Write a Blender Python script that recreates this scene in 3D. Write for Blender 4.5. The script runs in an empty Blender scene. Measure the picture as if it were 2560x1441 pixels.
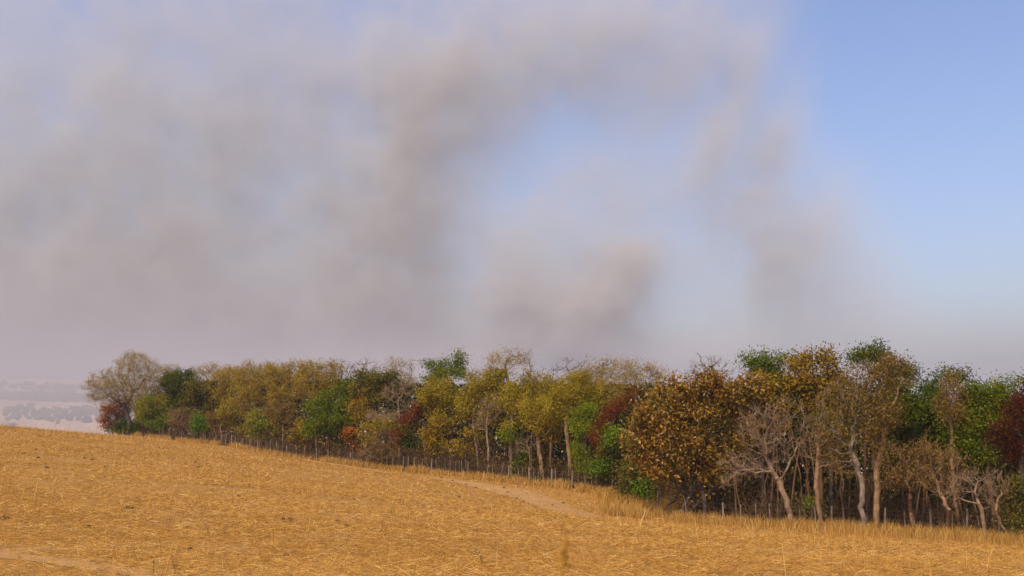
import bpy, math, random
import numpy as np
from mathutils import Vector, Matrix

SC = bpy.context.scene
COL = SC.collection
RNG = np.random.default_rng(7)
random.seed(7)

# ------------------------------------------------------------------ camera
F_PX, CU, CV, V_HOR = 2745.0, 1280.0, 720.5, 1010.0      # focal length and centre in photo pixels
PITCH = math.atan((V_HOR - CV) / F_PX)
cam_data = bpy.data.cameras.new("camera")
cam = bpy.data.objects.new("camera", cam_data)
COL.objects.link(cam)
SC.camera = cam
cam.location = (0, 0, 0)
cam.rotation_euler = (math.pi / 2 + PITCH, 0, 0)
cam_data.sensor_width = 23.5
cam_data.lens = F_PX / 2560 * 23.5
cam_data.clip_start = 0.1
cam_data.clip_end = 30000
cam_data.dof.use_dof = True
cam_data.dof.focus_distance = 60
cam_data.dof.aperture_fstop = 5.6
SC.render.resolution_x, SC.render.resolution_y = 1024, 576

# ------------------------------------------------------------------ sky, sun, exposure
SUN_EL, SUN_AZ = math.radians(54), math.radians(212)    # azimuth clockwise from +Y (the view direction): behind the camera, to its left
world = bpy.data.worlds.new("World")
SC.world = world
world.use_nodes = True
wn, wl = world.node_tree.nodes, world.node_tree.links
wn.clear()
sky = wn.new("ShaderNodeTexSky")
sky.sky_type = 'NISHITA'
sky.sun_disc = False
sky.sun_elevation = SUN_EL
sky.sun_rotation = SUN_AZ
sky.altitude = 0
sky.air_density = 1.2
sky.dust_density = 3.0
sky.ozone_density = 3.0
bg = wn.new("ShaderNodeBackground")
bg.inputs["Strength"].default_value = 0.15
wo = wn.new("ShaderNodeOutputWorld")
tint = wn.new("ShaderNodeMix"); tint.data_type = 'RGBA'; tint.blend_type = 'MULTIPLY'      # smoky season: a little less green in the light of the whole sky
tint.inputs[0].default_value = 1.0; tint.inputs[7].default_value = (1.06, 0.985, 1.13, 1)
wl.new(sky.outputs[0], tint.inputs[6])
wl.new(tint.outputs[2], bg.inputs[0])
wl.new(bg.outputs[0], wo.inputs[0])

sun_data = bpy.data.lights.new("sun", 'SUN')
sun_data.energy = 4.2
sun_data.angle = math.radians(1.2)
sun_data.color = (1.0, 0.87, 0.68)
sun = bpy.data.objects.new("sun", sun_data)
COL.objects.link(sun)
sun_dir = Vector((math.sin(SUN_AZ) * math.cos(SUN_EL), math.cos(SUN_AZ) * math.cos(SUN_EL), math.sin(SUN_EL)))
sun.rotation_euler = (-sun_dir).to_track_quat('-Z', 'Y').to_euler()

SC.view_settings.view_transform = 'Standard'
SC.view_settings.look = 'None'
SC.view_settings.exposure = 0.08
SC.view_settings.gamma = 1.0
SC.view_settings.use_curve_mapping = False
cy = SC.cycles
cy.use_denoising = True
cy.max_bounces = 6
cy.diffuse_bounces = 3
cy.transmission_bounces = 4
cy.transparent_max_bounces = 8
cy.volume_bounces = 2
cy.volume_step_rate = 1.6
cy.volume_max_steps = 256
cy.sample_clamp_indirect = 4.0


def P(u, v, Y):
    """point seen at photo pixel (u, v) whose ground distance in front of the camera is Y"""
    a, b = (u - CU) / F_PX, (CV - v) / F_PX
    c, s = math.cos(PITCH), math.sin(PITCH)
    ry, rz = c - b * s, s + b * c
    t = Y / ry
    return np.array((a * t, Y, rz * t))


def px(Y):
    """metres per photo pixel at distance Y"""
    return Y / F_PX


def tag(o, label=None, cat=None, group=None, kind=None):
    if label: o["label"] = label
    if cat: o["category"] = cat
    if group: o["group"] = group
    if kind: o["kind"] = kind
    return o


def link(name, mesh, parent=None, loc=None):
    o = bpy.data.objects.new(name, mesh)
    COL.objects.link(o)
    if parent: o.parent = parent
    if loc is not None: o.location = loc
    return o


def empty(name, loc=(0, 0, 0)):
    o = bpy.data.objects.new(name, None)
    o.empty_display_size = 0.3
    COL.objects.link(o)
    o.location = loc
    return o


def mesh_np(name, V, F, mat=None, smooth=False, idx=None):
    """mesh from numpy arrays: V (n,3), F (m,k) with one k"""
    me = bpy.data.meshes.new(name)
    V = np.ascontiguousarray(V, np.float32); F = np.ascontiguousarray(F, np.int32)
    k = F.shape[1]
    me.vertices.add(len(V)); me.vertices.foreach_set("co", V.ravel())
    me.loops.add(F.size); me.loops.foreach_set("vertex_index", F.ravel())
    me.polygons.add(len(F)); me.polygons.foreach_set("loop_start", np.arange(0, F.size, k, dtype=np.int32))
    if smooth: me.polygons.foreach_set("use_smooth", np.ones(len(F), bool))
    for m in (mat if isinstance(mat, (list, tuple)) else [mat]):
        if m: me.materials.append(m)
    if idx is not None: me.polygons.foreach_set("material_index", np.ascontiguousarray(idx, np.int32))
    me.update(calc_edges=True)
    return me


class NT:
    """small helper to write node trees"""
    def __init__(self, tree): self.t = tree
    def n(self, typ, ins=None, **props):
        nd = self.t.nodes.new(typ)
        for k, v in props.items(): setattr(nd, k, v)
        for k, v in (ins or {}).items():
            s = nd.inputs[k]
            if isinstance(v, bpy.types.NodeSocket): self.t.links.new(v, s)
            else: s.default_value = v
        return nd
    def m(self, op, a, b=None, c=None):
        ins = {0: a}
        if b is not None: ins[1] = b
        if c is not None: ins[2] = c
        return self.n("ShaderNodeMath", ins, operation=op).outputs[0]
    def vm(self, op, a, b=None):
        ins = {0: a}
        if b is not None: ins[1] = b
        return self.n("ShaderNodeVectorMath", ins, operation=op).outputs[0]
    def link(self, a, b): self.t.links.new(a, b)


def new_mat(name):
    m = bpy.data.materials.new(name)
    m.use_nodes = True
    m.node_tree.nodes.clear()
    return m, NT(m.node_tree)
# ------------------------------------------------------------------ smoke of the bush fire, far behind the wood
SMOKE_Y, SMOKE_D = 7600.0, 260.0          # distance of its middle and the half depth of the drifting bank (metres)
# u, v, half width, half height (photo pixels), tilt in degrees, strength
SMOKE_BLOBS = [
    (200, 420, 1000, 760, 0, 0.55), (100, 640, 640, 420, 0, 0.75), (-150, 900, 800, 260, 0, 0.8), (470, 450, 320, 380, 0, 0.5), (560, 860, 600, 180, 0, 0.9),
    (960, 740, 160, 280, 0, 1.2), (1010, 450, 150, 230, -10, 1.1), (1110, 210, 210, 200, -30, 0.85), (800, 200, 330, 260, 0, 0.25),
    (1420, 60, 340, 130, 5, 0.68), (1720, 60, 240, 150, 20, 0.38), (1330, 190, 180, 80, 20, 0.5), (1600, 190, 220, 80, 15, 0.4),
    (1370, 820, 130, 120, 0, 4.4), (1270, 690, 70, 100, -20, 0.8), (1560, 680, 80, 60, 35, 1.8), (1490, 770, 90, 60, 30, 1.8), (1240, 900, 360, 50, 0, 1.8), (1640, 890, 200, 45, 0, 0.8),
    (1815, 270, 55, 190, -28, 0.75), (1900, 430, 70, 200, -27, 0.95), (1990, 600, 85, 180, -28, 0.80), (1940, 800, 110, 150, 0, 0.50), (2110, 720, 130, 170, -25, 0.42), (2180, 860, 170, 90, 0, 0.35), (1740, 250, 150, 200, 0, 0.18),
    (1400, 540, 280, 110, 20, 0.34), (1600, 420, 260, 240, 0, 0.24), (1720, 640, 340, 200, 10, 0.34),
]


def build_smoke():
    Y0 = SMOKE_Y
    lo, hi = P(-650, 1080, Y0), P(2500, -330, Y0)
    xmin, xmax, zmin, zmax = lo[0], hi[0], 130.0, hi[2]
    ng = bpy.data.node_groups.new("smoke_density", 'GeometryNodeTree')
    ng.interface.new_socket("Geometry", in_out='OUTPUT', socket_type='NodeSocketGeometry')
    T = NT(ng)
    pos = T.n("GeometryNodeInputPosition").outputs[0]
    flat = T.vm('MULTIPLY', pos, (1.0, 0.45, 1.0))          # billows are drawn out along the wind
    w1 = T.n("ShaderNodeTexNoise", {"Vector": flat, "Scale": 1 / 1300, "Detail": 2.0})
    w2 = T.n("ShaderNodeTexNoise", {"Vector": flat, "Scale": 1 / 420, "Detail": 7.0, "Roughness": 0.72})
    o1 = T.n("ShaderNodeVectorMath", {0: T.vm('SUBTRACT', w1.outputs["Color"], (.5, .5, .5)), "Scale": 420.0}, operation='SCALE').outputs[0]
    o2 = T.n("ShaderNodeVectorMath", {0: T.vm('SUBTRACT', w2.outputs["Color"], (.5, .5, .5)), "Scale": 470.0}, operation='SCALE').outputs[0]
    wp = T.vm('ADD', T.vm('ADD', pos, o1), o2)
    sep = T.n("ShaderNodeSeparateXYZ", {0: wp})
    X, Z = sep.outputs[0], sep.outputs[2]
    total = None
    for (u, v, su, sv, rot, a) in SMOKE_BLOBS:
        c = P(u, v, Y0); k = px(Y0)
        r = math.radians(rot)
        dx, dz = T.m('SUBTRACT', X, float(c[0])), T.m('SUBTRACT', Z, float(c[2]))
        ax = T.m('MULTIPLY_ADD', dz, math.sin(r) / (su * k), T.m('MULTIPLY', dx, math.cos(r) / (su * k)))
        az = T.m('MULTIPLY_ADD', dz, math.cos(r) / (sv * k), T.m('MULTIPLY', dx, -math.sin(r) / (sv * k)))
        d2 = T.m('MULTIPLY_ADD', az, az, T.m('MULTIPLY', ax, ax))
        g = T.m('MULTIPLY', T.m('EXPONENT', T.m('MULTIPLY', d2, -1.0)), a)
        total = g if total is None else T.m('ADD', total, g)
    nz = T.n("ShaderNodeTexNoise", {"Vector": T.vm('ADD', flat, T.n("ShaderNodeVectorMath", {0: o2, "Scale": 0.5}, operation='SCALE').outputs[0]), "Scale": 1 / 430, "Detail": 7.0, "Roughness": 0.72})
    mod = T.m('MAXIMUM', T.m('MULTIPLY_ADD', nz.outputs["Fac"], 2.6, -0.42), 0.14)
    sp = T.n("ShaderNodeSeparateXYZ", {0: pos})
    dy = T.m('MULTIPLY', T.m('SUBTRACT', sp.outputs[1], Y0), 1 / SMOKE_D)
    prof = T.m('EXPONENT', T.m('MULTIPLY', T.m('MULTIPLY', dy, dy), -1.0))
    # the bank thins out towards its own borders
    ex = T.m('MULTIPLY', T.n("ShaderNodeMapRange", {0: sp.outputs[0], 1: xmin, 2: xmin + 300, 3: 0.0, 4: 1.0}).outputs[0],
             T.n("ShaderNodeMapRange", {0: sp.outputs[2], 1: zmax, 2: zmax - 500, 3: 0.0, 4: 1.0}).outputs[0])
    dens = T.m('MULTIPLY', T.m('MULTIPLY', total, mod), T.m('MULTIPLY', prof, ex))
    dens = T.m('MAXIMUM', T.m('SUBTRACT', dens, 0.03), 0.0)
    vc = T.n("GeometryNodeVolumeCube", {"Density": dens, "Background": 0.0,
             "Min": (xmin, Y0 - 620, zmin), "Max": (xmax, Y0 + 620, zmax),
             "Resolution X": 540, "Resolution Y": 44, "Resolution Z": 260})
    m, S = new_mat("smoke")
    pv = S.n("ShaderNodeVolumePrincipled", {"Color": (0.83, 0.80, 0.765, 1), "Density": 0.0036, "Anisotropy": 0.0})
    pv.inputs["Density Attribute"].default_value = "density"
    out = S.n("ShaderNodeOutputMaterial")
    S.link(pv.outputs[0], out.inputs["Volume"])
    m.cycles.volume_step_rate = 1.0
    sm = T.n("GeometryNodeSetMaterial", {"Geometry": vc.outputs[0], "Material": m})
    go = T.n("NodeGroupOutput")
    T.link(sm.outputs[0], go.inputs[0])
    me = bpy.data.meshes.new("smoke")
    o = link("smoke", me)
    me.materials.append(m)
    md = o.modifiers.new("density", 'NODES'); md.node_group = ng
    tag(o, "brown grey bush fire smoke rising and drifting behind the wood", "smoke", kind="stuff")
    return o


build_smoke()
# ------------------------------------------------------------------ lie of the land
# control points read off the photograph: pixel u, v and distance
FENCE_UVY = [(330, 1090, 168), (370, 1094, 165), (480, 1106, 156), (560, 1115, 150), (660, 1131, 140), (760, 1149, 131), (880, 1164, 122),
             (1000, 1178, 113), (1120, 1190, 106), (1220, 1201, 101), (1330, 1214, 96), (1430, 1224, 92), (1500, 1233, 89), (1560, 1250, 86),
             (1640, 1281, 82), (1720, 1302, 79), (1850, 1314, 76), (1975, 1320, 74), (2195, 1331, 71), (2400, 1345, 68), (2560, 1357, 66),
             (2800, 1378, 62)]
_fu = np.array([p[0] for p in FENCE_UVY], float); _fY = np.array([p[2] for p in FENCE_UVY], float)


def fy(u): return np.interp(u, _fu, _fY)


_cp = []
for (u, v, Y) in FENCE_UVY:
    p = P(u, v, Y); _cp.append(p)
    _cp.append((p[0] + 8, p[1] + 32, p[2] - 0.7))
    _cp.append((p[0] + 25, p[1] + 95, p[2] - 4.5))
for (u, v, Y) in [(0, 1067, 128), (-300, 1045, 112), (120, 1078, 140), (250, 1088, 153), (0, 1193, 45), (1280, 1284, 45), (2560, 1376, 40),
                  (0, 1441, 19), (1280, 1441, 20), (2560, 1441, 22), (640, 1235, 45), (1920, 1345, 45), (0, 1110, 85), (640, 1165, 85)]:
    _cp.append(P(u, v, Y))
_cp += [(0, 0, -1.6), (-25, 0, -1.3), (25, 0, -2.2), (0, -40, -1.2), (-60, -20, -0.6), (60, -20, -3.5), (70, 40, -6.8), (-75, 60, -1.6), (-70, 20, -1.2),
        (-85, 175, -7.0), (-60, 190, -7.5), (-115, 170, -6.2), (-130, 120, -1.5), (-90, 230, -13), (-150, 230, -12)]
_cp = np.array(_cp, float)


def _tps_k(r2): return np.where(r2 > 1e-9, 0.5 * r2 * np.log(np.maximum(r2, 1e-9)), 0.0)


_S = 50.0
_n = len(_cp)
_A = np.zeros((_n + 3, _n + 3))
_xy = _cp[:, :2] / _S
_A[:_n, :_n] = _tps_k(((_xy[:, None] - _xy[None]) ** 2).sum(2)) + np.eye(_n) * 0.004
_A[:_n, _n] = 1; _A[:_n, _n + 1:] = _xy; _A[_n, :_n] = 1; _A[_n + 1:, :_n] = _xy.T
_W = np.linalg.solve(_A, np.concatenate([_cp[:, 2], np.zeros(3)]))


def _vnoise(x, y, seed):
    """smooth value noise, vectorised"""
    xi, yi = np.floor(x).astype(np.int64), np.floor(y).astype(np.int64)
    fx, fyy = x - xi, y - yi
    fx, fyy = fx * fx * (3 - 2 * fx), fyy * fyy * (3 - 2 * fyy)
    def h(a, b):
        n = (a * 374761393 + b * 668265263 + seed * 974711) & 0xffffffff
        n = ((n ^ (n >> 13)) * 1274126177) & 0xffffffff
        return ((n ^ (n >> 16)) & 0xffff) / 65535.0
    return (h(xi, yi) * (1 - fx) + h(xi + 1, yi) * fx) * (1 - fyy) + (h(xi, yi + 1) * (1 - fx) + h(xi + 1, yi + 1) * fx) * fyy


def fbm(x, y, seed, octs=4):
    t, a, s = 0, 0.5, 0
    for k in range(octs):
        t = t + a * _vnoise(x * 2 ** k, y * 2 ** k, seed + k); s += a; a *= 0.5
    return t / s


def sstep(a, b, x):
    t = np.clip((x - a) / (b - a), 0, 1)
    return t * t * (3 - 2 * t)


def gz(x, y):
    """ground height"""
    x, y = np.atleast_1d(np.asarray(x, float)), np.atleast_1d(np.asarray(y, float))
    r = np.hypot(x, y)
    f = np.minimum(1, 230 / np.maximum(r, 1e-6))
    xs, ys = x * f / _S, y * f / _S
    z = np.empty_like(xs)
    for i in range(0, len(xs), 20000):
        q = slice(i, i + 20000)
        d2 = (xs[q, None] - _xy[None, :, 0]) ** 2 + (ys[q, None] - _xy[None, :, 1]) ** 2
        z[q] = _tps_k(d2) @ _W[:_n] + _W[_n] + xs[q] * _W[_n + 1] + ys[q] * _W[_n + 2]
    near = z + 0.10 * (fbm(x / 5, y / 5, 3, 3) - 0.5) * sstep(6, 20, r)
    far = -62 + 150 * sstep(1250, 4300, r) * (0.30 + 0.70 * sstep(700, -700, x)) + 26 * (fbm(x / 700, y / 700, 11, 3) - 0.5)
    far = far - 0.012 * np.maximum(r - 4300, 0)
    k = sstep(190, 900, r)
    return np.where(r < 190, near, near * (1 - k) + far * k)


def g1(x, y): return float(gz(x, y)[0])


def hit(u, v, Ymax=190):
    """where the ray through pixel (u, v) meets the near ground"""
    Y = np.linspace(8, Ymax, 1500)
    a, b = (u - CU) / F_PX, (CV - v) / F_PX
    c, s = math.cos(PITCH), math.sin(PITCH)
    t = Y / (c - b * s)
    d = (s + b * c) * t - gz(a * t, Y)
    i = int(np.argmax(d < 0)) if (d < 0).any() else len(Y) - 1
    return np.array((a * t[i], Y[i], float(gz(a * t[i], Y[i])[0])))


# ------------------------------------------------------------------ dirt tracks (centre lines on the ground, half width in metres)
TRACK_UV = [(560, 1118), (640, 1128), (720, 1141), (800, 1156), (880, 1169), (970, 1183), (1060, 1192), (1150, 1204), (1250, 1224), (1330, 1246), (1400, 1270), (1450, 1288), (1500, 1302)]
TRACK_W = [0.45, 0.6, 0.8, 0.9, 0.8, 0.9, 1.3, 1.8, 2.1, 2.1, 2.0, 1.6, 1.0]
TRACK2_UV = [(-180, 1372), (-60, 1384), (80, 1395), (200, 1412), (320, 1432), (440, 1452), (560, 1475)]
TRACK2_W = [0.42, 0.42, 0.4, 0.38, 0.36, 0.36, 0.36]


def densify(uv, w, k=12):
    pts = np.array([hit(u, v)[:2] for u, v in uv]); w = np.array(w, float)
    t = np.linspace(0, len(pts) - 1, (len(pts) - 1) * k + 1)
    i = np.arange(len(pts))
    q = np.stack([np.interp(t, i, pts[:, 0]), np.interp(t, i, pts[:, 1])], 1)
    for _ in range(30): q[1:-1] = (q[:-2] + 2 * q[1:-1] + q[2:]) / 4
    return q, np.interp(t, i, w)


TRACK = densify(TRACK_UV, TRACK_W); TRACK2 = densify(TRACK2_UV, TRACK2_W)


def track_cover(x, y):
    """0 off the tracks, 1 in their middle"""
    best = np.zeros(len(x))
    for q, w in (TRACK, TRACK2):
        for i in range(0, len(x), 20000):
            s = slice(i, i + 20000)
            d = np.hypot(x[s, None] - q[None, :, 0], y[s, None] - q[None, :, 1]) / w[None]
            best[s] = np.maximum(best[s], np.clip(1.5 - d.min(1) * 1.1, 0, 1))
    return best


def track_mesh(name, T, mat, lift):
    q, w = T
    d = np.gradient(q, axis=0); d /= np.linalg.norm(d, axis=1)[:, None]
    nrm = np.stack([-d[:, 1], d[:, 0]], 1)
    K = 9
    V = []
    for k in range(K):
        s = (k / (K - 1) * 2 - 1)
        jit = 1 + (0.5 * (fbm(q[:, 0] * 1.3 + 9 * k, q[:, 1] * 1.3, 5 + (k > K // 2), 3) - 0.5) if k in (0, K - 1) else 0)
        p = q + nrm * (s * w * jit)[:, None]
        V.append(np.stack([p[:, 0], p[:, 1], gz(p[:, 0], p[:, 1]) + lift * (1 - 0.6 * abs(s))], 1))
    V = np.concatenate(V); n = len(q)
    F = [(a * n + i, a * n + i + 1, (a + 1) * n + i + 1, (a + 1) * n + i) for a in range(K - 1) for i in range(n - 1)]
    return link(name, mesh_np(name, V, np.array(F), mat, True))


# ------------------------------------------------------------------ materials of the land
def ramp(S, fac, stops, interp='LINEAR'):
    nd = S.n("ShaderNodeValToRGB", {0: fac})
    cr = nd.color_ramp; cr.interpolation = interp
    while len(cr.elements) < len(stops): cr.elements.new(0.5)
    for e, (p, c) in zip(cr.elements, stops):
        e.position = p; e.color = (*c, 1)
    return nd.outputs[0]


def mixc(S, fac, a, b, mode='MIX'):
    nd = S.n("ShaderNodeMix", data_type='RGBA', blend_type=mode)
    for k, val in ((0, fac), (6, a), (7, b)):
        if isinstance(val, bpy.types.NodeSocket): S.link(val, nd.inputs[k])
        else: nd.inputs[k].default_value = val if k == 0 else (*val, 1)
    return nd.outputs[2]


def surface(S, col, rough=0.9, bump=None, bstr=0.3, bdist=0.05, spec=0.2):
    b = S.n("ShaderNodeBsdfPrincipled", {"Roughness": rough, "Specular IOR Level": spec})
    if isinstance(col, bpy.types.NodeSocket): S.link(col, b.inputs["Base Color"])
    else: b.inputs["Base Color"].default_value = (*col, 1)
    if bump is not None:
        bp = S.n("ShaderNodeBump", {"Height": bump, "Strength": bstr, "Distance": bdist})
        S.link(bp.outputs[0], b.inputs["Normal"])
    o = S.n("ShaderNodeOutputMaterial"); S.link(b.outputs[0], o.inputs[0])


def ground_material():
    m, S = new_mat("dry_ground")
    g = S.n("ShaderNodeNewGeometry").outputs["Position"]
    n1 = S.n("ShaderNodeTexNoise", {"Vector": g, "Scale": 0.35, "Detail": 6.0, "Roughness": 0.65}).outputs[0]
    n2 = S.n("ShaderNodeTexNoise", {"Vector": g, "Scale": 5.0, "Detail": 6.0, "Roughness": 0.7}).outputs[0]
    n3 = S.n("ShaderNodeTexNoise", {"Vector": g, "Scale": 0.004, "Detail": 4.0}).outputs[0]
    soil = ramp(S, n2, [(0.25, (0.13, 0.062, 0.014)), (0.5, (0.28, 0.138, 0.028)), (0.75, (0.42, 0.22, 0.050))])
    soil = mixc(S, S.m('MULTIPLY', S.n("ShaderNodeMapRange", {0: n1, 1: 0.5, 2: 0.72, 3: 0.0, 4: 1.0}).outputs[0], 0.45), soil, (0.36, 0.22, 0.11))
    # fields, pasture and scrub of the far valley
    r = S.vm('LENGTH', g); rr = S.n("ShaderNodeVectorMath", {0: g}, operation='LENGTH').outputs["Value"]
    far = S.n("ShaderNodeMapRange", {0: rr, 1: 300.0, 2: 800.0, 3: 0.0, 4: 1.0}).outputs[0]
    fcol = ramp(S, n3, [(0.40, (0.34, 0.21, 0.12)), (0.48, (0.55, 0.34, 0.20)), (0.56, (0.40, 0.27, 0.15)), (0.62, (0.55, 0.36, 0.22))])
    surface(S, mixc(S, far, soil, fcol), 1.0, n2, 0.5, 0.05, 0.1)
    return m


def dirt_material():
    m, S = new_mat("bare_dirt")
    g = S.n("ShaderNodeNewGeometry").outputs["Position"]
    n1 = S.n("ShaderNodeTexNoise", {"Vector": g, "Scale": 0.8, "Detail": 7.0, "Roughness": 0.65}).outputs[0]
    n2 = S.n("ShaderNodeTexNoise", {"Vector": g, "Scale": 9.0, "Detail": 5.0, "Roughness": 0.7}).outputs[0]
    c = ramp(S, n1, [(0.3, (0.26, 0.138, 0.042)), (0.5, (0.345, 0.188, 0.062)), (0.7, (0.40, 0.232, 0.086))])
    c = mixc(S, S.m('MULTIPLY', n2, 0.45), c, (0.34, 0.19, 0.09))
    surface(S, c, 1.0, n2, 0.5, 0.05, 0.1)
    return m


def build_ground():
    ang = np.concatenate([np.radians(np.arange(-32, 32.01, 0.4)), np.radians(np.arange(36, 328, 4.0))])
    rad = np.concatenate([[0.0], np.linspace(1.5, 15, 10), np.linspace(16, 200, 190), np.geomspace(206, 5800, 110)])
    A, R = np.meshgrid(ang, rad[1:], indexing='ij')
    x, y = (np.sin(A) * R).ravel(), (np.cos(A) * R).ravel()
    V = np.concatenate([np.stack([x, y, gz(x, y)], 1), [[0, 0, g1(0, 0)]]])
    na, nr = A.shape
    F = []
    i, j = np.meshgrid(np.arange(na), np.arange(nr - 1), indexing='ij')
    i2 = (i + 1) % na
    F = np.stack([i * nr + j, i * nr + j + 1, i2 * nr + j + 1, i2 * nr + j], -1).reshape(-1, 4)
    c = len(V) - 1
    k = np.arange(na)
    C = np.stack([k * nr, ((k + 1) % na) * nr, np.full(na, c)], 1)
    me = bpy.data.meshes.new("ground")
    me.from_pydata(V.tolist(), [], [tuple(int(q) for q in f[::-1]) for f in F] + [tuple(int(q) for q in f[::-1]) for f in C])
    me.polygons.foreach_set("use_smooth", np.ones(len(me.polygons), bool))
    me.materials.append(ground_material()); me.update()
    tag(link("ground", me), "dry stubble field sloping down to the wood and the valley beyond", None, kind="structure")
    d = dirt_material()
    tag(track_mesh("dirt_track", TRACK, d, 0.05), "bare pinkish dirt track along the fence", None, kind="structure")
    tag(track_mesh("dirt_path", TRACK2, d, 0.02), "bare earth strip crossing the near corner of the field", None, kind="structure")


build_ground()
# ------------------------------------------------------------------ straw and dry grass
def straw_material(name, stops, trans=0.25):
    m, S = new_mat(name)
    r = S.n("ShaderNodeNewGeometry").outputs["Random Per Island"]
    c = ramp(S, r, stops)
    # weathering differs from place to place in the field
    g = S.n("ShaderNodeNewGeometry").outputs["Position"]
    wn_ = S.n("ShaderNodeTexNoise", {"Vector": S.vm('MULTIPLY', g, (0.05, 0.14, 0.05)), "Scale": 1.0, "Detail": 5.0, "Roughness": 0.6}).outputs[0]
    c = mixc(S, S.n("ShaderNodeMapRange", {0: wn_, 1: 0.42, 2: 0.68, 3: 0.0, 4: 0.75}).outputs[0], c, mixc(S, 1.0, c, (0.74, 0.68, 0.62), 'MULTIPLY'))
    d = S.n("ShaderNodeBsdfDiffuse", {"Color": c}); t = S.n("ShaderNodeBsdfTranslucent", {"Color": c})
    mx = S.n("ShaderNodeMixShader", {0: trans, 1: d.outputs[0], 2: t.outputs[0]})
    gl = S.n("ShaderNodeBsdfGlossy", {"Color": (1, .95, .85, 1), "Roughness": 0.45})
    m2 = S.n("ShaderNodeMixShader", {0: 0.03, 1: mx.outputs[0], 2: gl.outputs[0]})
    o = S.n("ShaderNodeOutputMaterial"); S.link(m2.outputs[0], o.inputs[0])
    return m


def blades(name, base, dirs, length, width, bend, mat, segs=2):
    """bent two-segment blades: base (n,3), dirs (n,3) unit, bend (n,3) added at the tip"""
    n = len(base)
    side = np.cross(dirs, RNG.normal(size=(n, 3))); side /= np.linalg.norm(side, axis=1)[:, None] + 1e-9
    mid = base + dirs * (length * 0.55)[:, None] + bend * 0.25
    tip = base + dirs * length[:, None] + bend
    w = (side * width[:, None] / 2)
    if segs == 1:
        return np.stack([base - w, base + w, tip + w * 0.4, tip - w * 0.4], 1).reshape(-1, 3), np.arange(n * 4).reshape(-1, 4)
    V = np.stack([base - w, base + w, mid - w * 0.85, mid + w * 0.85, tip - w * 0.3, tip + w * 0.3], 1).reshape(-1, 3)
    o = np.arange(n)[:, None] * 6
    F = np.concatenate([o + np.array([0, 1, 3, 2]), o + np.array([2, 3, 5, 4])])
    return mesh_np(name, V, F, mat) if name else (V, F)


def in_field(x, y, margin=1.0):
    u = CU + F_PX * x / np.maximum(y, 1)
    return y < fy(u) - margin


def frustum_points(n, y0, y1, pad=90):
    y = np.sqrt(RNG.uniform(y0 ** 2, y1 ** 2, n))
    u = RNG.uniform(-pad, 2560 + pad, n)
    return (u - CU) / F_PX * y, y


def build_straw():
    gold = straw_material("straw", [(0.0, (0.15, 0.066, 0.016)), (0.18, (0.36, 0.174, 0.027)), (0.5, (0.52, 0.268, 0.038)), (0.85, (0.66, 0.38, 0.072)), (1.0, (0.78, 0.54, 0.20))])
    bs, ds, ls, ws, bn = [], [], [], [], []
    for (y0, y1, dens, w0, l0, l1, up) in [(15, 27, 300, 0.0052, .10, .38, .14), (27, 42, 190, 0.0075, .10, .34, .20), (42, 70, 90, 0.012, .10, .32, .30),
                                      (70, 110, 45, 0.018, .12, .32, .42), (110, 178, 20, 0.028, .14, .4, .6)]:
        area = 0.5 * (y1 ** 2 - y0 ** 2) * (2740 / F_PX)
        x, y = frustum_points(int(area * dens * (1.13 if y1 < 45 else 1.0)), y0, y1, 270 if y1 < 45 else 90)
        keep = in_field(x, y, 1.0)
        # patchy cover: thin places show the soil, heaps of chaff lie thicker
        cov = fbm(x / 2.2 + 40, y / 3.2, 21, 4) * 0.6 + fbm(x / 14, y / 7, 31, 3) * 0.4
        keep &= RNG.random(len(x)) < np.clip((cov - 0.33) * 4.5, 0.10, 1)
        keep &= RNG.random(len(x)) > track_cover(x, y) * np.where(y < 30, 0.38, 0.8)
        x, y = x[keep], y[keep]; n = len(x)
        up_ = RNG.random(n)
        pit = np.where(up_ < up, RNG.uniform(0.5, 1.45, n), np.abs(RNG.normal(0.06, 0.14, n)))
        az = RNG.uniform(0, 2 * np.pi, n)
        d = np.stack([np.cos(az) * np.cos(pit), np.sin(az) * np.cos(pit), np.sin(pit)], 1)
        L = RNG.uniform(l0, l1, n) * np.where(up_ < up, 0.55, 1.0)
        tall = RNG.random(n) < 0.006
        L = np.where(tall, RNG.uniform(0.45, 0.85, n), L); d[tall] = d[tall] * 0.25 + np.array([0, 0, 1]); d /= np.linalg.norm(d, axis=1)[:, None]
        z = gz(x, y) + np.where(up_ < up, 0, np.abs(RNG.normal(0, 0.035, n)) + 0.01)
        bs.append(np.stack([x, y, z], 1)); ds.append(d); ls.append(L); ws.append(w0 * RNG.uniform(0.7, 1.4, n))
        bn.append(RNG.normal(0, 0.07, (n, 3)) * L[:, None] / 0.4)
    V1, F1 = blades(None, *(np.concatenate(a[:2]) for a in (bs, ds, ls, ws, bn)), None)
    V2, F2 = blades(None, *(np.concatenate(a[2:]) for a in (bs, ds, ls, ws, bn)), None, 1)
    me = mesh_np("straw", np.concatenate([V1, V2]), np.concatenate([F1, F2 + len(V1)]), gold)
    tag(link("straw", me), "golden cut straw and stubble covering the field", None, kind="stuff")


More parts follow.
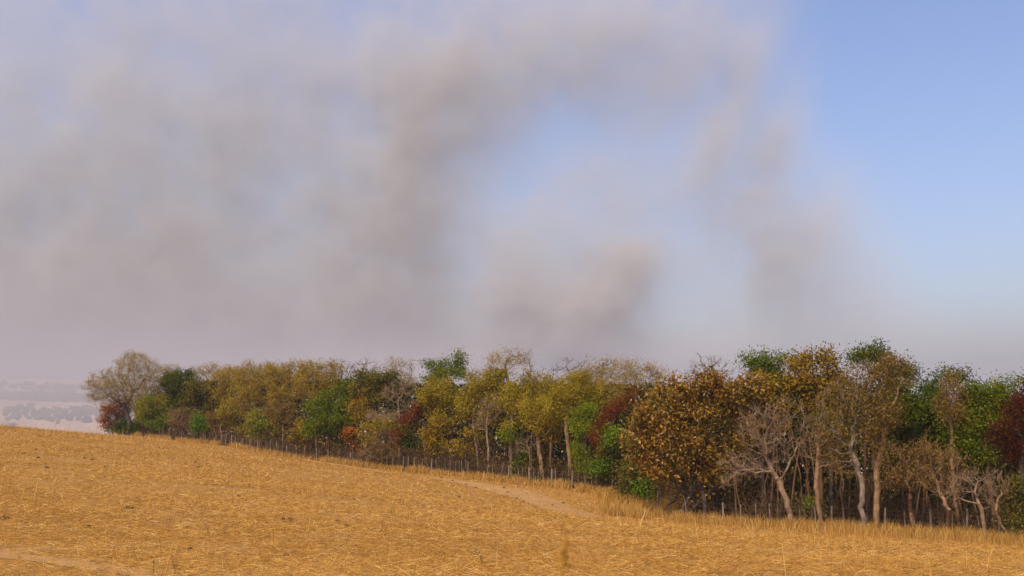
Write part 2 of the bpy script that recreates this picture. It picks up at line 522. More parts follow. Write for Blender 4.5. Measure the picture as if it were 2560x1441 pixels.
def build_tall_grass():
    dry = straw_material("tall_dry_grass", [(0.0, (0.26, 0.125, 0.020)), (0.3, (0.44, 0.232, 0.036)), (0.7, (0.60, 0.342, 0.058)), (1.0, (0.74, 0.49, 0.14))], 0.35)
    bs, ds, ls, ws, bn = [], [], [], [], []
    def add(x, y, h0, h1, w):
        n = len(x)
        d = RNG.normal(0, 0.22, (n, 3)); d[:, 2] = 1; d /= np.linalg.norm(d, axis=1)[:, None]
        L = RNG.uniform(h0, h1, n) * (0.6 + 0.8 * fbm(x / 1.5, y / 1.5, 77, 2))
        bs.append(np.stack([x, y, gz(x, y) - 0.02], 1)); ds.append(d); ls.append(L); ws.append(w * RNG.uniform(.7, 1.3, n))
        b = RNG.normal(0, 0.22, (n, 3)); b[:, 2] = -np.abs(b[:, 2]) * 0.6; bn.append(b * L[:, None])
    # verge along the fence: thin and low on the left, rank on the right
    n = 30000
    u = RNG.uniform(340, 1560, n); y = fy(u) - np.abs(RNG.normal(0, 1.7, n)) + 0.5
    x = (u - CU) / F_PX * y
    k = (fbm(u / 26, y / 2, 51, 3) > 0.40) & (RNG.random(n) > 0.9 * track_cover(x, y)); add(x[k], y[k], 0.3, 0.85, 0.030)
    n = 26000
    u = RNG.uniform(1480, 2700, n); y = fy(u) - np.abs(RNG.normal(0, 2.6, n)) + 0.3
    x = (u - CU) / F_PX * y
    k = (fbm(u / 40, y / 1.6, 52, 3) > 0.36); add(x[k], y[k], 0.25, 0.95, 0.016)
    # the grassy bay to the left of the big brown tree and under it
    n = 9000
    u = RNG.uniform(1500, 1720, n); y = RNG.uniform(73, 88, n); x = (u - CU) / F_PX * y
    k = fbm(x / 2.5, y / 2.5, 53, 3) > 0.42; add(x[k], y[k], 0.35, 1.0, 0.020)
    n = 9000
    u = RNG.uniform(1600, 1960, n); y = fy(u) + RNG.uniform(0, 9, n); x = (u - CU) / F_PX * y
    k = fbm(x / 2, y / 2, 54, 3) > 0.56; add(x[k], y[k], 0.3, 0.8, 0.018)
    # skyline tufts on the crest
    n = 2600
    u = RNG.uniform(-60, 380, n); y = RNG.uniform(118, 160, n); x = (u - CU) / F_PX * y
    add(x, y, 0.15, 0.5, 0.03)
    n = 90
    u = RNG.uniform(-60, 380, n); y = RNG.uniform(125, 150, n); x = (u - CU) / F_PX * y
    add(x, y, 0.8, 1.6, 0.03)
    me = blades("tall_dry_grass", *(np.concatenate(a) for a in (bs, ds, ls, ws, bn)), dry)
    tag(link("tall_dry_grass", me), "rank golden dry grass along the fence and the wood edge", None, kind="stuff")


build_straw()
build_tall_grass()
# ------------------------------------------------------------------ tree materials
def leaf_material(name, cols, trans=0.3, rough=0.5, clump=0.45, glos=0.005):
    """cols: list of leaf colours; each leaf takes one, whole sprays lean to one end of the list"""
    m, S = new_mat(name)
    r = S.n("ShaderNodeNewGeometry").outputs["Random Per Island"]
    oc = S.n("ShaderNodeTexCoord").outputs["Object"]
    nz = S.n("ShaderNodeTexNoise", {"Vector": oc, "Scale": clump, "Detail": 3.0}).outputs[0]
    f = S.n("ShaderNodeMapRange", {0: S.m('MULTIPLY_ADD', r, 0.45, nz), 1: 0.46, 2: 0.98, 3: 0.0, 4: 1.0}).outputs[0]
    c = ramp(S, f, [(i / (len(cols) - 1), k) for i, k in enumerate(cols)])
    d = S.n("ShaderNodeBsdfDiffuse", {"Color": c}); t = S.n("ShaderNodeBsdfTranslucent", {"Color": c})
    mx = S.n("ShaderNodeMixShader", {0: trans, 1: d.outputs[0], 2: t.outputs[0]})
    gl = S.n("ShaderNodeBsdfGlossy", {"Color": (1, 1, 1, 1), "Roughness": rough})
    m2 = S.n("ShaderNodeMixShader", {0: glos, 1: mx.outputs[0], 2: gl.outputs[0]})
    o = S.n("ShaderNodeOutputMaterial"); S.link(m2.outputs[0], o.inputs[0])
    return m


def bark_material(name, c0, c1):
    m, S = new_mat(name)
    oc = S.n("ShaderNodeTexCoord").outputs["Object"]
    mp = S.n("ShaderNodeMapping", {"Vector": oc, "Scale": (7.0, 7.0, 2.2)}).outputs[0]
    n = S.n("ShaderNodeTexNoise", {"Vector": mp, "Scale": 1.0, "Detail": 6.0, "Roughness": 0.7}).outputs[0]
    n2 = S.n("ShaderNodeTexNoise", {"Vector": oc, "Scale": 1.6, "Detail": 3.0}).outputs[0]
    c = ramp(S, S.m('MULTIPLY_ADD', n2, 0.5, S.m('MULTIPLY', n, 0.6)), [(0.40, c0), (0.63, c1)])
    surface(S, c, 0.95, n, 0.6, 0.04, 0.1)
    return m


LEAF = {
    'airy':   leaf_material("airy_tan_leaves", [(0.235, 0.141, 0.0224), (0.317, 0.201, 0.0298), (0.353, 0.242, 0.0274), (0.283, 0.212, 0.0212)], 0.3),
    'olive':  leaf_material("olive_leaves", [(0.159, 0.112, 0.0091), (0.245, 0.175, 0.0101), (0.330, 0.243, 0.0136), (0.379, 0.287, 0.0217)], 0.3),
    'gold':   leaf_material("golden_leaves", [(0.148, 0.098, 0.0071), (0.277, 0.177, 0.0097), (0.341, 0.233, 0.0143), (0.258, 0.121, 0.0097)], 0.3),
    'green':  leaf_material("green_leaves", [(0.060, 0.085, 0.0024), (0.092, 0.127, 0.0034), (0.142, 0.166, 0.0043), (0.193, 0.186, 0.0053)], 0.3),
    'dgreen': leaf_material("dark_green_leaves", [(0.037, 0.054, 0.0024), (0.055, 0.079, 0.0034), (0.085, 0.106, 0.0043), (0.131, 0.126, 0.0058)], 0.25),
    'bgreen': leaf_material("bright_green_leaves", [(0.079, 0.154, 0.0024), (0.114, 0.206, 0.0034), (0.172, 0.239, 0.0053)], 0.35),
    'pgreen': leaf_material("pale_green_leaves", [(0.127, 0.158, 0.0062), (0.190, 0.221, 0.0092), (0.240, 0.257, 0.0132)], 0.35),
    'ygreen': leaf_material("yellow_green_leaves", [(0.109, 0.132, 0.0087), (0.186, 0.202, 0.0110), (0.279, 0.256, 0.0124), (0.327, 0.233, 0.0189)], 0.3),
    'dome':   leaf_material("dark_olive_leaves", [(0.054, 0.055, 0.0075), (0.100, 0.085, 0.0097), (0.139, 0.116, 0.0110), (0.200, 0.131, 0.0154)], 0.25),
    'brown':  leaf_material("big_brown_leaves", [(0.069, 0.065, 0.0047), (0.139, 0.099, 0.0066), (0.262, 0.142, 0.0098), (0.360, 0.173, 0.0164), (0.193, 0.089, 0.0089)], 0.22, 0.45, 0.6, 0.02),
    'gbrown': leaf_material("golden_brown_leaves", [(0.074, 0.077, 0.0070), (0.185, 0.124, 0.0079), (0.320, 0.182, 0.0092), (0.258, 0.117, 0.0101)], 0.28),
    'rust':   leaf_material("rust_leaves", [(0.095, 0.070, 0.0083), (0.278, 0.089, 0.0083), (0.430, 0.121, 0.0101), (0.316, 0.152, 0.0129)], 0.3),
    'red':    leaf_material("red_leaves", [(0.096, 0.030, 0.0050), (0.161, 0.032, 0.0063), (0.205, 0.047, 0.0080)], 0.3),
    'dred':   leaf_material("dark_red_leaves", [(0.040, 0.011, 0.0036), (0.079, 0.018, 0.0044), (0.111, 0.031, 0.0060)], 0.3),
    'tan':    leaf_material("dry_brown_leaves", [(0.132, 0.077, 0.0124), (0.209, 0.121, 0.0176), (0.242, 0.154, 0.0200)], 0.3),
}
BARK = {
    'pale':  bark_material("pale_bark", (0.13, 0.082, 0.042), (0.29, 0.195, 0.115)),
    'tan':   bark_material("tan_bark", (0.12, 0.068, 0.032), (0.27, 0.165, 0.085)),
    'brown': bark_material("brown_bark", (0.075, 0.042, 0.022), (0.17, 0.095, 0.05)),
    'grey':  bark_material("grey_bark", (0.09, 0.066, 0.046), (0.24, 0.18, 0.125)),
    'dark':  bark_material("dark_bark", (0.035, 0.026, 0.02), (0.10, 0.075, 0.055)),
}


# ------------------------------------------------------------------ growing a tree
def grow(trunk, lobes, n_attr, step, rng, kill=1.7, droop=0.0, wander=0.25, iters=90):
    """branches grow from the trunk towards points scattered through the crown's lobes; returns nodes and parents"""
    vol = np.array([l[3] * l[4] * l[5] for l in lobes]) ** 0.72
    cnt = np.maximum(8, (n_attr * vol / vol.sum()).astype(int))
    att = []
    for (cx, cy_, cz, rx, ry, rz), c in zip(lobes, cnt):
        d = rng.normal(size=(c, 3)); d /= np.linalg.norm(d, axis=1)[:, None]
        r = rng.random(c) ** (1 / 2.4)
        att.append(np.array([cx, cy_, cz]) + d * r[:, None] * np.array([rx, ry, rz]))
    att = np.concatenate(att)
    att = att[att[:, 2] > 0.25]
    N = [np.array(p, float) for p in trunk]
    par = list(range(-1, len(N) - 1))
    nodes = np.array(N)
    free0 = max(1, int(len(N) * 0.55))          # no limbs off the lowest part of the stem
    d = np.linalg.norm(att[:, None] - nodes[None, free0:], axis=2)
    near = d.argmin(1) + free0; nd = d.min(1)
    nodes = list(nodes)
    for _ in range(iters):
        if len(att) == 0: break
        pts = np.array(nodes)
        vec = att - pts[near]
        vec /= np.linalg.norm(vec, axis=1)[:, None] + 1e-9
        u, inv = np.unique(near, return_inverse=True)
        s = np.zeros((len(u), 3)); np.add.at(s, inv, vec)
        s /= np.linalg.norm(s, axis=1)[:, None] + 1e-9
        s += rng.normal(0, wander, s.shape); s[:, 2] -= droop
        s /= np.linalg.norm(s, axis=1)[:, None] + 1e-9
        new = pts[u] + s * step
        base = len(nodes)
        nodes.extend(list(new)); par.extend(u.tolist())
        dn = np.linalg.norm(att[:, None] - new[None], axis=2)
        j = dn.argmin(1); dm = dn[np.arange(len(att)), j]
        better = dm < nd
        near = np.where(better, j + base, near); nd = np.where(better, dm, nd)
        keep = nd > step * kill * 0.62
        # a point whose branch cannot come closer is dropped
        keep &= rng.random(len(att)) > 0.012
        att, near, nd = att[keep], near[keep], nd[keep]
    return np.array(nodes), np.array(par)


def radii(par, r_base, r_tip, n_trunk, p=2.3):
    n = len(par)
    a = np.zeros(n); kids = np.zeros(n, int)
    for i in range(n - 1, 0, -1): kids[par[i]] += 1
    for i in range(n - 1, -1, -1):
        if kids[i] == 0: a[i] += 1.0
        if par[i] >= 0: a[par[i]] += a[i]
    p = math.log(max(a[0], 3)) / math.log(max(r_base / r_tip, 2.0))
    r = r_tip * a ** (1 / p)
    return r, kids


def tubes(A, B, ra, rb, sides):
    """separate tapering tubes from A to B"""
    n = len(A)
    d = B - A; d /= np.linalg.norm(d, axis=1)[:, None] + 1e-9
    ref = np.where(np.abs(d[:, 2:3]) > 0.95, np.array([[1.0, 0, 0]]), np.array([[0, 0, 1.0]]))
    e1 = np.cross(d, ref); e1 /= np.linalg.norm(e1, axis=1)[:, None] + 1e-9
    e2 = np.cross(d, e1)
    t = np.arange(sides) * 2 * np.pi / sides
    ring = e1[:, None] * np.cos(t)[None, :, None] + e2[:, None] * np.sin(t)[None, :, None]
    V = np.concatenate([A[:, None] + ring * ra[:, None, None], B[:, None] + ring * rb[:, None, None]], 1).reshape(-1, 3)
    k = np.arange(sides); k2 = (k + 1) % sides
    F = (np.arange(n)[:, None, None] * 2 * sides + np.stack([k, k2, k2 + sides, k + sides], 1)[None]).reshape(-1, 4)
    return V, F


def smooth_tubes(nodes, par, r, sel, sides, kids):
    """one ring per node, so that limbs run on without steps; side shoots start with a ring of their own"""
    idx = np.where(sel)[0]; idx = idx[par[idx] >= 0]
    if len(idx) == 0: return np.zeros((0, 3)), np.zeros((0, 4), int)
    n = len(nodes)
    d = np.zeros((n, 3)); m = par >= 0
    d[m] = nodes[m] - nodes[par[m]]
    # the main child of every node continues its line
    order = np.lexsort((-r, par)); main = np.full(n, -1)
    seen = set()
    for i in order:
        p_ = par[i]
        if p_ >= 0 and p_ not in seen: main[p_] = i; seen.add(p_)
    dd = d.copy(); has = main >= 0
    dd[has] += d[main[has]]
    dd[~m] = d[main[np.where(~m)[0]]]
    dd /= np.linalg.norm(dd, axis=1)[:, None] + 1e-9
    def rings(pos, dirs, rad):
        ref = np.array([[0.31, 0.95, 0.05]])
        e1 = np.cross(dirs, np.repeat(ref, len(dirs), 0)); e1 /= np.linalg.norm(e1, axis=1)[:, None] + 1e-9
        e2 = np.cross(dirs, e1)
        t = np.arange(sides) * 2 * np.pi / sides
        return pos[:, None] + (e1[:, None] * np.cos(t)[None, :, None] + e2[:, None] * np.sin(t)[None, :, None]) * rad[:, None, None]
    is_main = main[par[idx]] == idx
    end = rings(nodes[idx], dd[idx], r[idx])
    sr = np.where(is_main, r[par[idx]], np.minimum(r[idx] * 1.25, r[par[idx]]))
    sd = np.where(is_main[:, None], dd[par[idx]], d[idx] / (np.linalg.norm(d[idx], axis=1)[:, None] + 1e-9))
    start = rings(nodes[par[idx]], sd, sr)
    V = np.concatenate([start, end], 1).reshape(-1, 3)
    k = np.arange(sides); k2 = (k + 1) % sides
    F = (np.arange(len(idx))[:, None, None] * 2 * sides + np.stack([k, k2, k2 + sides, k + sides], 1)[None]).reshape(-1, 4)
    return V, F


def leaf_quads(pos, size, aspect, rng, droop=0.2, up=0.5):
    n = len(pos)
    ax = rng.normal(size=(n, 3)); ax[:, 2] -= droop; ax /= np.linalg.norm(ax, axis=1)[:, None]
    nn = rng.normal(size=(n, 3)); nn[:, 2] += up
    sd = np.cross(ax, nn); sd /= np.linalg.norm(sd, axis=1)[:, None] + 1e-9
    L = size * rng.uniform(0.65, 1.35, n); W = L * aspect
    mid = pos + ax * (L * 0.45)[:, None]
    V = np.stack([pos, mid + sd * (W / 2)[:, None], pos + ax * L[:, None], mid - sd * (W / 2)[:, None]], 1).reshape(-1, 3)
    F = np.arange(n * 4).reshape(-1, 4)
    return V, F


# kind: bark, leaf, attractors/m2, step, leaf size, aspect, cover (leaf area per crown area), spread, twig count, twig length, droop
KIND = {
    'airy':   ('dark', 'airy', 9.0, 0.50, 0.136, 0.45, 2.1, 0.32, 4, 0.75, 0.0),
    'olive':  ('tan', 'olive', 6.0, 0.50, 0.144, 0.55, 2.6, 0.38, 2, 0.5, 0.0),
    'gold':   ('brown', 'gold', 5.0, 0.45, 0.173, 0.60, 2.2, 0.35, 1, 0.4, 0.0),
    'green':  ('brown', 'green', 5.0, 0.50, 0.173, 0.50, 3.2, 0.40, 1, 0.4, 0.0),
    'dgreen': ('dark', 'dgreen', 5.0, 0.50, 0.165, 0.55, 3.4, 0.40, 1, 0.4, 0.0),
    'bgreen': ('brown', 'bgreen', 5.0, 0.45, 0.180, 0.50, 3.0, 0.35, 1, 0.3, 0.0),
    'pgreen': ('grey', 'pgreen', 5.0, 0.45, 0.165, 0.50, 2.8, 0.36, 1, 0.4, 0.0),
    'ygreen': ('brown', 'ygreen', 5.0, 0.45, 0.165, 0.50, 2.6, 0.38, 2, 0.5, 0.0),
    'dome':   ('brown', 'dome', 5.0, 0.50, 0.180, 0.55, 3.2, 0.40, 2, 0.5, 0.0),
    'brown':  ('dark', 'brown', 4.5, 0.45, 0.281, 0.42, 3.0, 0.38, 1, 0.4, 0.0),
    'gbrown': ('brown', 'gbrown', 5.0, 0.45, 0.224, 0.48, 2.8, 0.38, 2, 0.5, 0.0),
    'rust':   ('brown', 'rust', 5.0, 0.45, 0.195, 0.55, 2.4, 0.38, 1, 0.4, 0.0),
    'red':    ('brown', 'red', 6.0, 0.40, 0.150, 0.35, 1.8, 0.35, 3, 0.5, 0.0),
    'dred':   ('dark', 'dred', 6.0, 0.40, 0.144, 0.40, 2.6, 0.38, 3, 0.5, 0.0),
    'bare':   ('pale', None, 14.0, 0.36, 0, 0, 0, 0, 7, 0.65, 0.0),
    'bareg':  ('grey', None, 11.0, 0.42, 0, 0, 0, 0, 5, 0.70, 0.0),
    'bareb':  ('tan', 'tan', 13.0, 0.34, 0.15, 0.40, 0.35, 0.25, 6, 0.55, 0.0),
    'thin':   ('grey', 'tan', 12.0, 0.38, 0.16, 0.45, 0.6, 0.25, 5, 0.55, 0.0),
    'twig':   ('tan', 'airy', 10.0, 0.45, 0.15, 0.40, 0.8, 0.28, 7, 0.75, 0.0),
}


def make_tree(name, cat, label, kind, u, d, lobes, r_base=None, lean=(), fork=None, bark=None, seed=0, leafk=1.0, group=None, attk=1.0, Y=None, stems=1, leaf_mat=None,
              leaf_parts=0):
    bark_, leaf_, apm, step, ls, asp, cover, spread, ntw, ltw, droop = KIND[kind]
    bark_ = bark or bark_; leaf_ = leaf_mat or leaf_
    rng = np.random.default_rng(1000 + seed + int(u) * 7 + int(d * 10))
    Yb = fy(u) + d if Y is None else Y
    x = (u - CU) / F_PX * Yb * 1.0
    base = np.array([x, Yb, g1(x, Yb)]); base[2] -= 0.05
    k = px(Yb)
    L = []
    for l in lobes:
        lu, lv, ru, rv = l[:4]; off = l[4] if len(l) > 4 else rng.uniform(-0.25, 0.25) * ru * k
        c = P(lu, lv, Yb + off) - base
        L.append((c[0], c[1], c[2], 1.1 * ru * k, max(0.75 * ru * k, 0.6 * rv * k), 1.1 * rv * k))
    area = sum(math.pi * l[3] * l[5] for l in L)
    zmin = min(l[2] - l[5] for l in L); top = max(l[2] + l[5] for l in L)
    cxm = sum(l[0] * l[3] * l[5] for l in L) / sum(l[3] * l[5] for l in L)
    czm = sum(l[2] * l[3] * l[5] for l in L) / sum(l[3] * l[5] for l in L)
    step = step * (1.0 if Yb < 105 else 1.2)
    r_b = (0.66 if leaf_ is None or kind in ('bareb', 'thin') else 0.76) * (r_base or 0.018 * top + 0.02)
    r_tip = (0.0135 if leaf_ is None or kind in ('bareb', 'thin') else 0.009) * (1.0 if Yb < 105 else 1.25)
    nodes_all, par_all, r_all, kids_all = [], [], [], []
    for s in range(stems):
        # stem: through the given lean points (photo pixels), else a gently bent line into the crown
        if lean and s == 0:
            pts = [np.array([0, 0, 0.0])] + [P(a, b, Yb) - base for a, b in lean]
        else:
            fz = fork if fork is not None else max(0.8, min(zmin + 0.35 * (top - zmin), 0.75 * top))
            tx = cxm * min(1, fz / max(czm, 0.1)) * 0.8 + (rng.uniform(-1, 1) * 0.6 * stems if stems > 1 else 0)
            b0 = rng.normal(0, 0.28, 2) * (stems > 1)
            pts = [np.array([b0[0], b0[1], 0.0]), np.array([b0[0] + tx * 0.3 + rng.normal(0, 0.12), b0[1] + rng.normal(0, 0.15), fz * 0.45]), np.array([tx, b0[1] * 1.5 + rng.normal(0, 0.2), fz])]
        tr = []
        for a, b in zip(pts[:-1], pts[1:]):
            m = max(2, int(np.linalg.norm(b - a) / (step * 0.9)))
            for q in range(m): tr.append(a + (b - a) * q / m)
        tr.append(pts[-1]); tr = np.array(tr)
        for _ in range(3): tr[1:-1] = (tr[:-2] + 2 * tr[1:-1] + tr[2:]) / 4
        tr[1:-1] += rng.normal(0, 0.012 + 0.006 * len(lean), (len(tr) - 2, 3)) * np.array([1, 1, 0.3])
        n_attr = int(min(2200, max(60, area * apm * attk)) / stems)
        nodes, par = grow(tr, L, n_attr, step, rng, droop=droop, wander=0.28)
        r, kids = radii(par, r_b / stems ** 0.4, r_tip, len(tr))
        # root flare
        zz = np.clip(1 - nodes[:len(tr), 2] / 0.5, 0, 1); r[:len(tr)] *= 1 + 0.45 * zz ** 2
        o = sum(len(a) for a in nodes_all)
        nodes_all.append(nodes); par_all.append(np.where(par >= 0, par + o, -1)); r_all.append(r); kids_all.append(kids)
    nodes = np.concatenate(nodes_all); par = np.concatenate(par_all); r = np.concatenate(r_all); kids = np.concatenate(kids_all)
    root = empty(name, base)
    tag(root, label, cat, group)
    thick = r > 0.045
    o = 0
    for nd_ in nodes_all:                      # each stem of a many-stemmed tree is a trunk of its own
        q = np.arange(len(nodes)); mine = thick & (q >= o) & (q < o + len(nd_)); o += len(nd_)
        V1, F1 = smooth_tubes(nodes, par, r, mine, 7, kids)
        if len(V1): link("trunk", mesh_np("trunk", V1, F1, BARK[bark_], True), root)
    V2, F2 = smooth_tubes(nodes, par, r, ~thick, 4, kids)
    # twigs at the thin ends
    ends = np.where((r < 2.4 * r_tip) & (par >= 0))[0]
    if ntw and len(ends):
        e = np.repeat(ends, ntw); e = e[rng.random(len(e)) < 0.85]
        dirv = nodes[e] - nodes[par[e]]; dirv /= np.linalg.norm(dirv, axis=1)[:, None] + 1e-9
        d1 = dirv + rng.normal(0, 0.6, (len(e), 3)); d1[:, 2] += 0.35; d1 /= np.linalg.norm(d1, axis=1)[:, None]
        l1 = ltw * rng.uniform(0.35, 0.75, len(e))
        a = nodes[par[e]] + (nodes[e] - nodes[par[e]]) * rng.random((len(e), 1)); b = a + d1 * l1[:, None]
        d2 = d1 + rng.normal(0, 0.55, d1.shape); d2[:, 2] += 0.12; d2 /= np.linalg.norm(d2, axis=1)[:, None]
        c = b + d2 * (l1 * rng.uniform(0.5, 1.0, len(e)))[:, None]
        tr_ = r_tip * 0.85
        Va, Fa = tubes(a, b, np.full(len(e), tr_), np.full(len(e), tr_ * .8), 3)
        Vb, Fb = tubes(b, c, np.full(len(e), tr_ * .8), np.full(len(e), tr_ * .35), 3)
        tips = np.concatenate([b, c, nodes[ends]])
        V2 = np.concatenate([V2, Va, Vb]); F2 = np.concatenate([F2, Fa + len(V2) - len(Va) - len(Vb), Fb + len(V2) - len(Vb)])
    else:
        tips = nodes[ends]
    if len(V2):
        tag(link("twigs", mesh_np("twigs", V2, F2, BARK[bark_], False), root), kind="stuff")
    if leaf_ and cover:
        ls_ = ls * (1.0 if Yb < 100 else 1.15 if Yb < 130 else 1.3)
        n = int(min(25000, 1.3 * cover * leafk * area / (0.5 * ls_ * ls_ * asp)))
        p = tips[rng.integers(0, len(tips), n)] + rng.normal(0, spread, (n, 3)) * np.array([1, 1, 0.75])
        p = p[p[:, 2] > 0.2]
        V3, F3 = leaf_quads(p, ls_, asp, rng)
        if leaf_parts:
            # the largest leaves of the nearest big tree, one by one: those on the side of the field
            o = np.argsort(p[:, 1] + rng.normal(0, 0.8, len(p)))[:leaf_parts]
            keep = np.ones(len(p), bool); keep[o] = False
            F3 = np.arange(keep.sum() * 4).reshape(-1, 4); VV = V3.reshape(-1, 4, 3); V3 = VV[keep].reshape(-1, 3)
            protos = []
            for q in range(12):
                W = ls_ * 0.23
                protos.append(mesh_np("leaf", np.array([[0, 0, 0], [W, 0.03, ls_ * .35], [W * .8, 0.02, ls_ * .7], [0, -0.02, ls_ * 1.1], [-W * .8, 0.02, ls_ * .7], [-W, 0.03, ls_ * .35], [0, -0.02, ls_ * .5]]),
                                      np.array([[0, 1, 6], [1, 2, 6], [2, 3, 6], [3, 4, 6], [4, 5, 6], [5, 0, 6]]), LEAF_ONE[q % len(LEAF_ONE)]))
            for i in o:
                lf = link("leaf", protos[rng.integers(12)], root, tuple(p[i]))
                lf.rotation_euler = (rng.uniform(1.2, 3.4), rng.uniform(-0.6, 0.6), rng.uniform(0, 6.28))
        tag(link("crown", mesh_np("crown", V3, F3, LEAF[leaf_], False), root), kind="stuff")
    return root


def plain_leaf(name, col):
    m, S = new_mat(name)
    d = S.n("ShaderNodeBsdfDiffuse", {"Color": (*col, 1)}); t = S.n("ShaderNodeBsdfTranslucent", {"Color": (*col, 1)})
    gl = S.n("ShaderNodeBsdfGlossy", {"Color": (1, 1, 1, 1), "Roughness": 0.45})
    mx = S.n("ShaderNodeMixShader", {0: 0.2, 1: d.outputs[0], 2: t.outputs[0]})
    m2 = S.n("ShaderNodeMixShader", {0: 0.02, 1: mx.outputs[0], 2: gl.outputs[0]})
    o = S.n("ShaderNodeOutputMaterial"); S.link(m2.outputs[0], o.inputs[0])
    return m


LEAF_ONE = [plain_leaf("tan_leaf", (0.243, 0.117, 0.0173)), plain_leaf("ochre_leaf", (0.215, 0.112, 0.0108)), plain_leaf("olive_leaf", (0.127, 0.090, 0.0097)),
            plain_leaf("rust_leaf", (0.195, 0.063, 0.0097)), plain_leaf("brown_leaf", (0.147, 0.072, 0.0097)), plain_leaf("straw_leaf", (0.273, 0.144, 0.0270))]
# ------------------------------------------------------------------ the trees, read off the photograph
# (name, category, label, kind, u of the foot, metres behind the fence, crown lobes in photo pixels (u, v, half width, half height), options)
T = make_tree
# --- front row, left to right
T("spreading_tree", "tree", "tall spreading tree with airy tan foliage and dark limbs at the wood's far left end", "airy", 328, -1.5,
  [(268, 965, 52, 42), (340, 912, 50, 30), (395, 950, 52, 42), (330, 975, 70, 40), (245, 990, 25, 18), (375, 1005, 45, 30)],
  r_base=0.42, lean=[(326, 1062), (318, 1035), (312, 1018)], attk=1.5, leafk=0.75, bark='dark')
T("rust_shrub", "shrub", "rust orange leafy shrub under the spreading tree at the far left end of the wood", "rust", 290, 1.5, [(285, 1035, 32, 28), (305, 1015, 26, 20), (262, 1058, 18, 16), (300, 1070, 22, 14)])
T("dark_shrub", "shrub", "dark drooping green shrub at the foot of the spreading tree", "dgreen", 315, -0.8, [(318, 1068, 28, 20), (295, 1078, 22, 10), (340, 1080, 20, 14)])
T("yellow_green_tree", "tree", "low yellow green tree just right of the spreading tree's trunk", "ygreen", 385, 1.5, [(385, 1012, 42, 28), (365, 1035, 28, 22), (410, 1030, 30, 30)])
T("dark_green_tree", "tree", "dense dark green tree rising right of the spreading tree", "dgreen", 440, 7, [(445, 955, 42, 32), (425, 985, 36, 30), (470, 985, 36, 34), (440, 1005, 40, 25)])
T("olive_brown_tree", "tree", "rounded olive brown tree between the dark green tree and the airy tan canopy", "dome", 512, 5, [(512, 982, 44, 36), (535, 1000, 26, 28), (485, 1005, 30, 30), (512, 1030, 36, 24)])
T("green_shrub", "shrub", "yellow green shrub above the first fence posts on the left", "ygreen", 400, 0.8, [(405, 1060, 30, 20), (380, 1066, 16, 14)], leaf_mat='green')
T("bare_shrub", "shrub", "bare grey brown shrub with radiating branches above the left fence posts", "bareb", 462, 1.0, [(455, 1052, 36, 28), (440, 1035, 26, 20), (478, 1045, 22, 22)], stems=2)
T("bright_green_shrub", "shrub", "small bright green shrub hanging over the fence on the left", "bgreen", 500, 0.9, [(498, 1060, 19, 20), (512, 1072, 16, 12)])
T("tan_bush", "bush", "dull tan bush beside the small bright green shrub", "bareb", 540, 1.2, [(545, 1050, 30, 26), (560, 1070, 24, 18)], leafk=4.0)
T("airy_tree", "tree", "tan airy tree with leafless tips behind the olive brown tree", "airy", 575, 9, [(575, 950, 48, 30), (560, 985, 40, 34), (600, 975, 40, 32)], bark='brown')
T("airy_tree", "tree", "broad airy tan tree crowned with fine bare tips, left of the first faint branch skeleton", "airy", 645, 8, [(630, 940, 42, 26), (672, 935, 40, 26), (650, 975, 58, 34), (620, 1000, 36, 30)], bark='brown')
T("ochre_tree", "tree", "ochre yellow tree with a thin pale stem leaning over the left fence", "olive", 560, 1.5, [(590, 1045, 34, 32), (610, 1075, 28, 16), (575, 1020, 26, 24)], lean=[(556, 1090), (550, 1070)], bark='pale', leafk=0.8)
T("green_tree", "tree", "mid green bushy tree low at the fence, left of the big bright green tree", "ygreen", 655, 1.2, [(650, 1050, 32, 30), (672, 1075, 26, 20), (640, 1080, 24, 14)], leaf_mat='ygreen')
T("airy_tree", "tree", "tan tree of fine upright branches directly left above the big bright green tree", "airy", 715, 7, [(700, 940, 36, 28), (735, 950, 40, 36), (715, 990, 46, 32), (700, 1025, 34, 28)], bark='brown')
T("brown_tree", "tree", "brown thinly leaved tree with pale stems beside the mid green bushy tree", "thin", 712, 1.6, [(712, 1045, 30, 36), (728, 1075, 24, 24), (690, 1030, 26, 26)], leafk=3.0)
T("airy_tree", "tree", "tallest airy tan canopy behind the big bright green tree", "airy", 795, 9, [(775, 930, 44, 24), (815, 930, 40, 24), (795, 965, 58, 34)], bark='brown')
T("rusty_shrub", "shrub", "ochre and rust shrub at the left foot of the big bright green tree", "gold", 748, 0.9, [(742, 1085, 18, 26), (752, 1060, 14, 18)])
T("bright_green_tree", "tree", "big bright green tree bulging over the fence left of the olive dome", "green", 825, 2.0, [(855, 985, 32, 28), (800, 1015, 44, 28), (835, 1045, 50, 34), (795, 1070, 44, 26), (845, 1090, 40, 22), (870, 965, 16, 16)], leafk=1.05)
T("olive_dome_tree", "tree", "dark olive dome crowned tree above the gold and brown thicket", "dome", 945, 6, [(945, 955, 52, 30), (905, 965, 34, 32), (985, 970, 36, 30), (940, 990, 52, 26)])
T("golden_tree", "tree", "brown golden leaved tree under the olive dome", "gold", 905, 2.2, [(905, 1020, 28, 36), (895, 1000, 18, 20), (925, 1045, 24, 26)], leafk=0.9)
T("rust_sapling", "sapling", "orange rust sapling low at the fence, right of the big bright green tree", "rust", 888, 0.8, [(878, 1090, 14, 16), (892, 1115, 15, 12), (872, 1065, 10, 14)])
T("pale_bare_tree", "tree", "pale leafless tree with long low limbs in front of the olive dome", "bare", 1000, 3.0, [(985, 985, 36, 28), (1010, 970, 30, 30), (955, 1040, 44, 18), (1020, 1015, 26, 22)], lean=[(1000, 1060), (997, 1030), (995, 1005)], r_base=0.16)
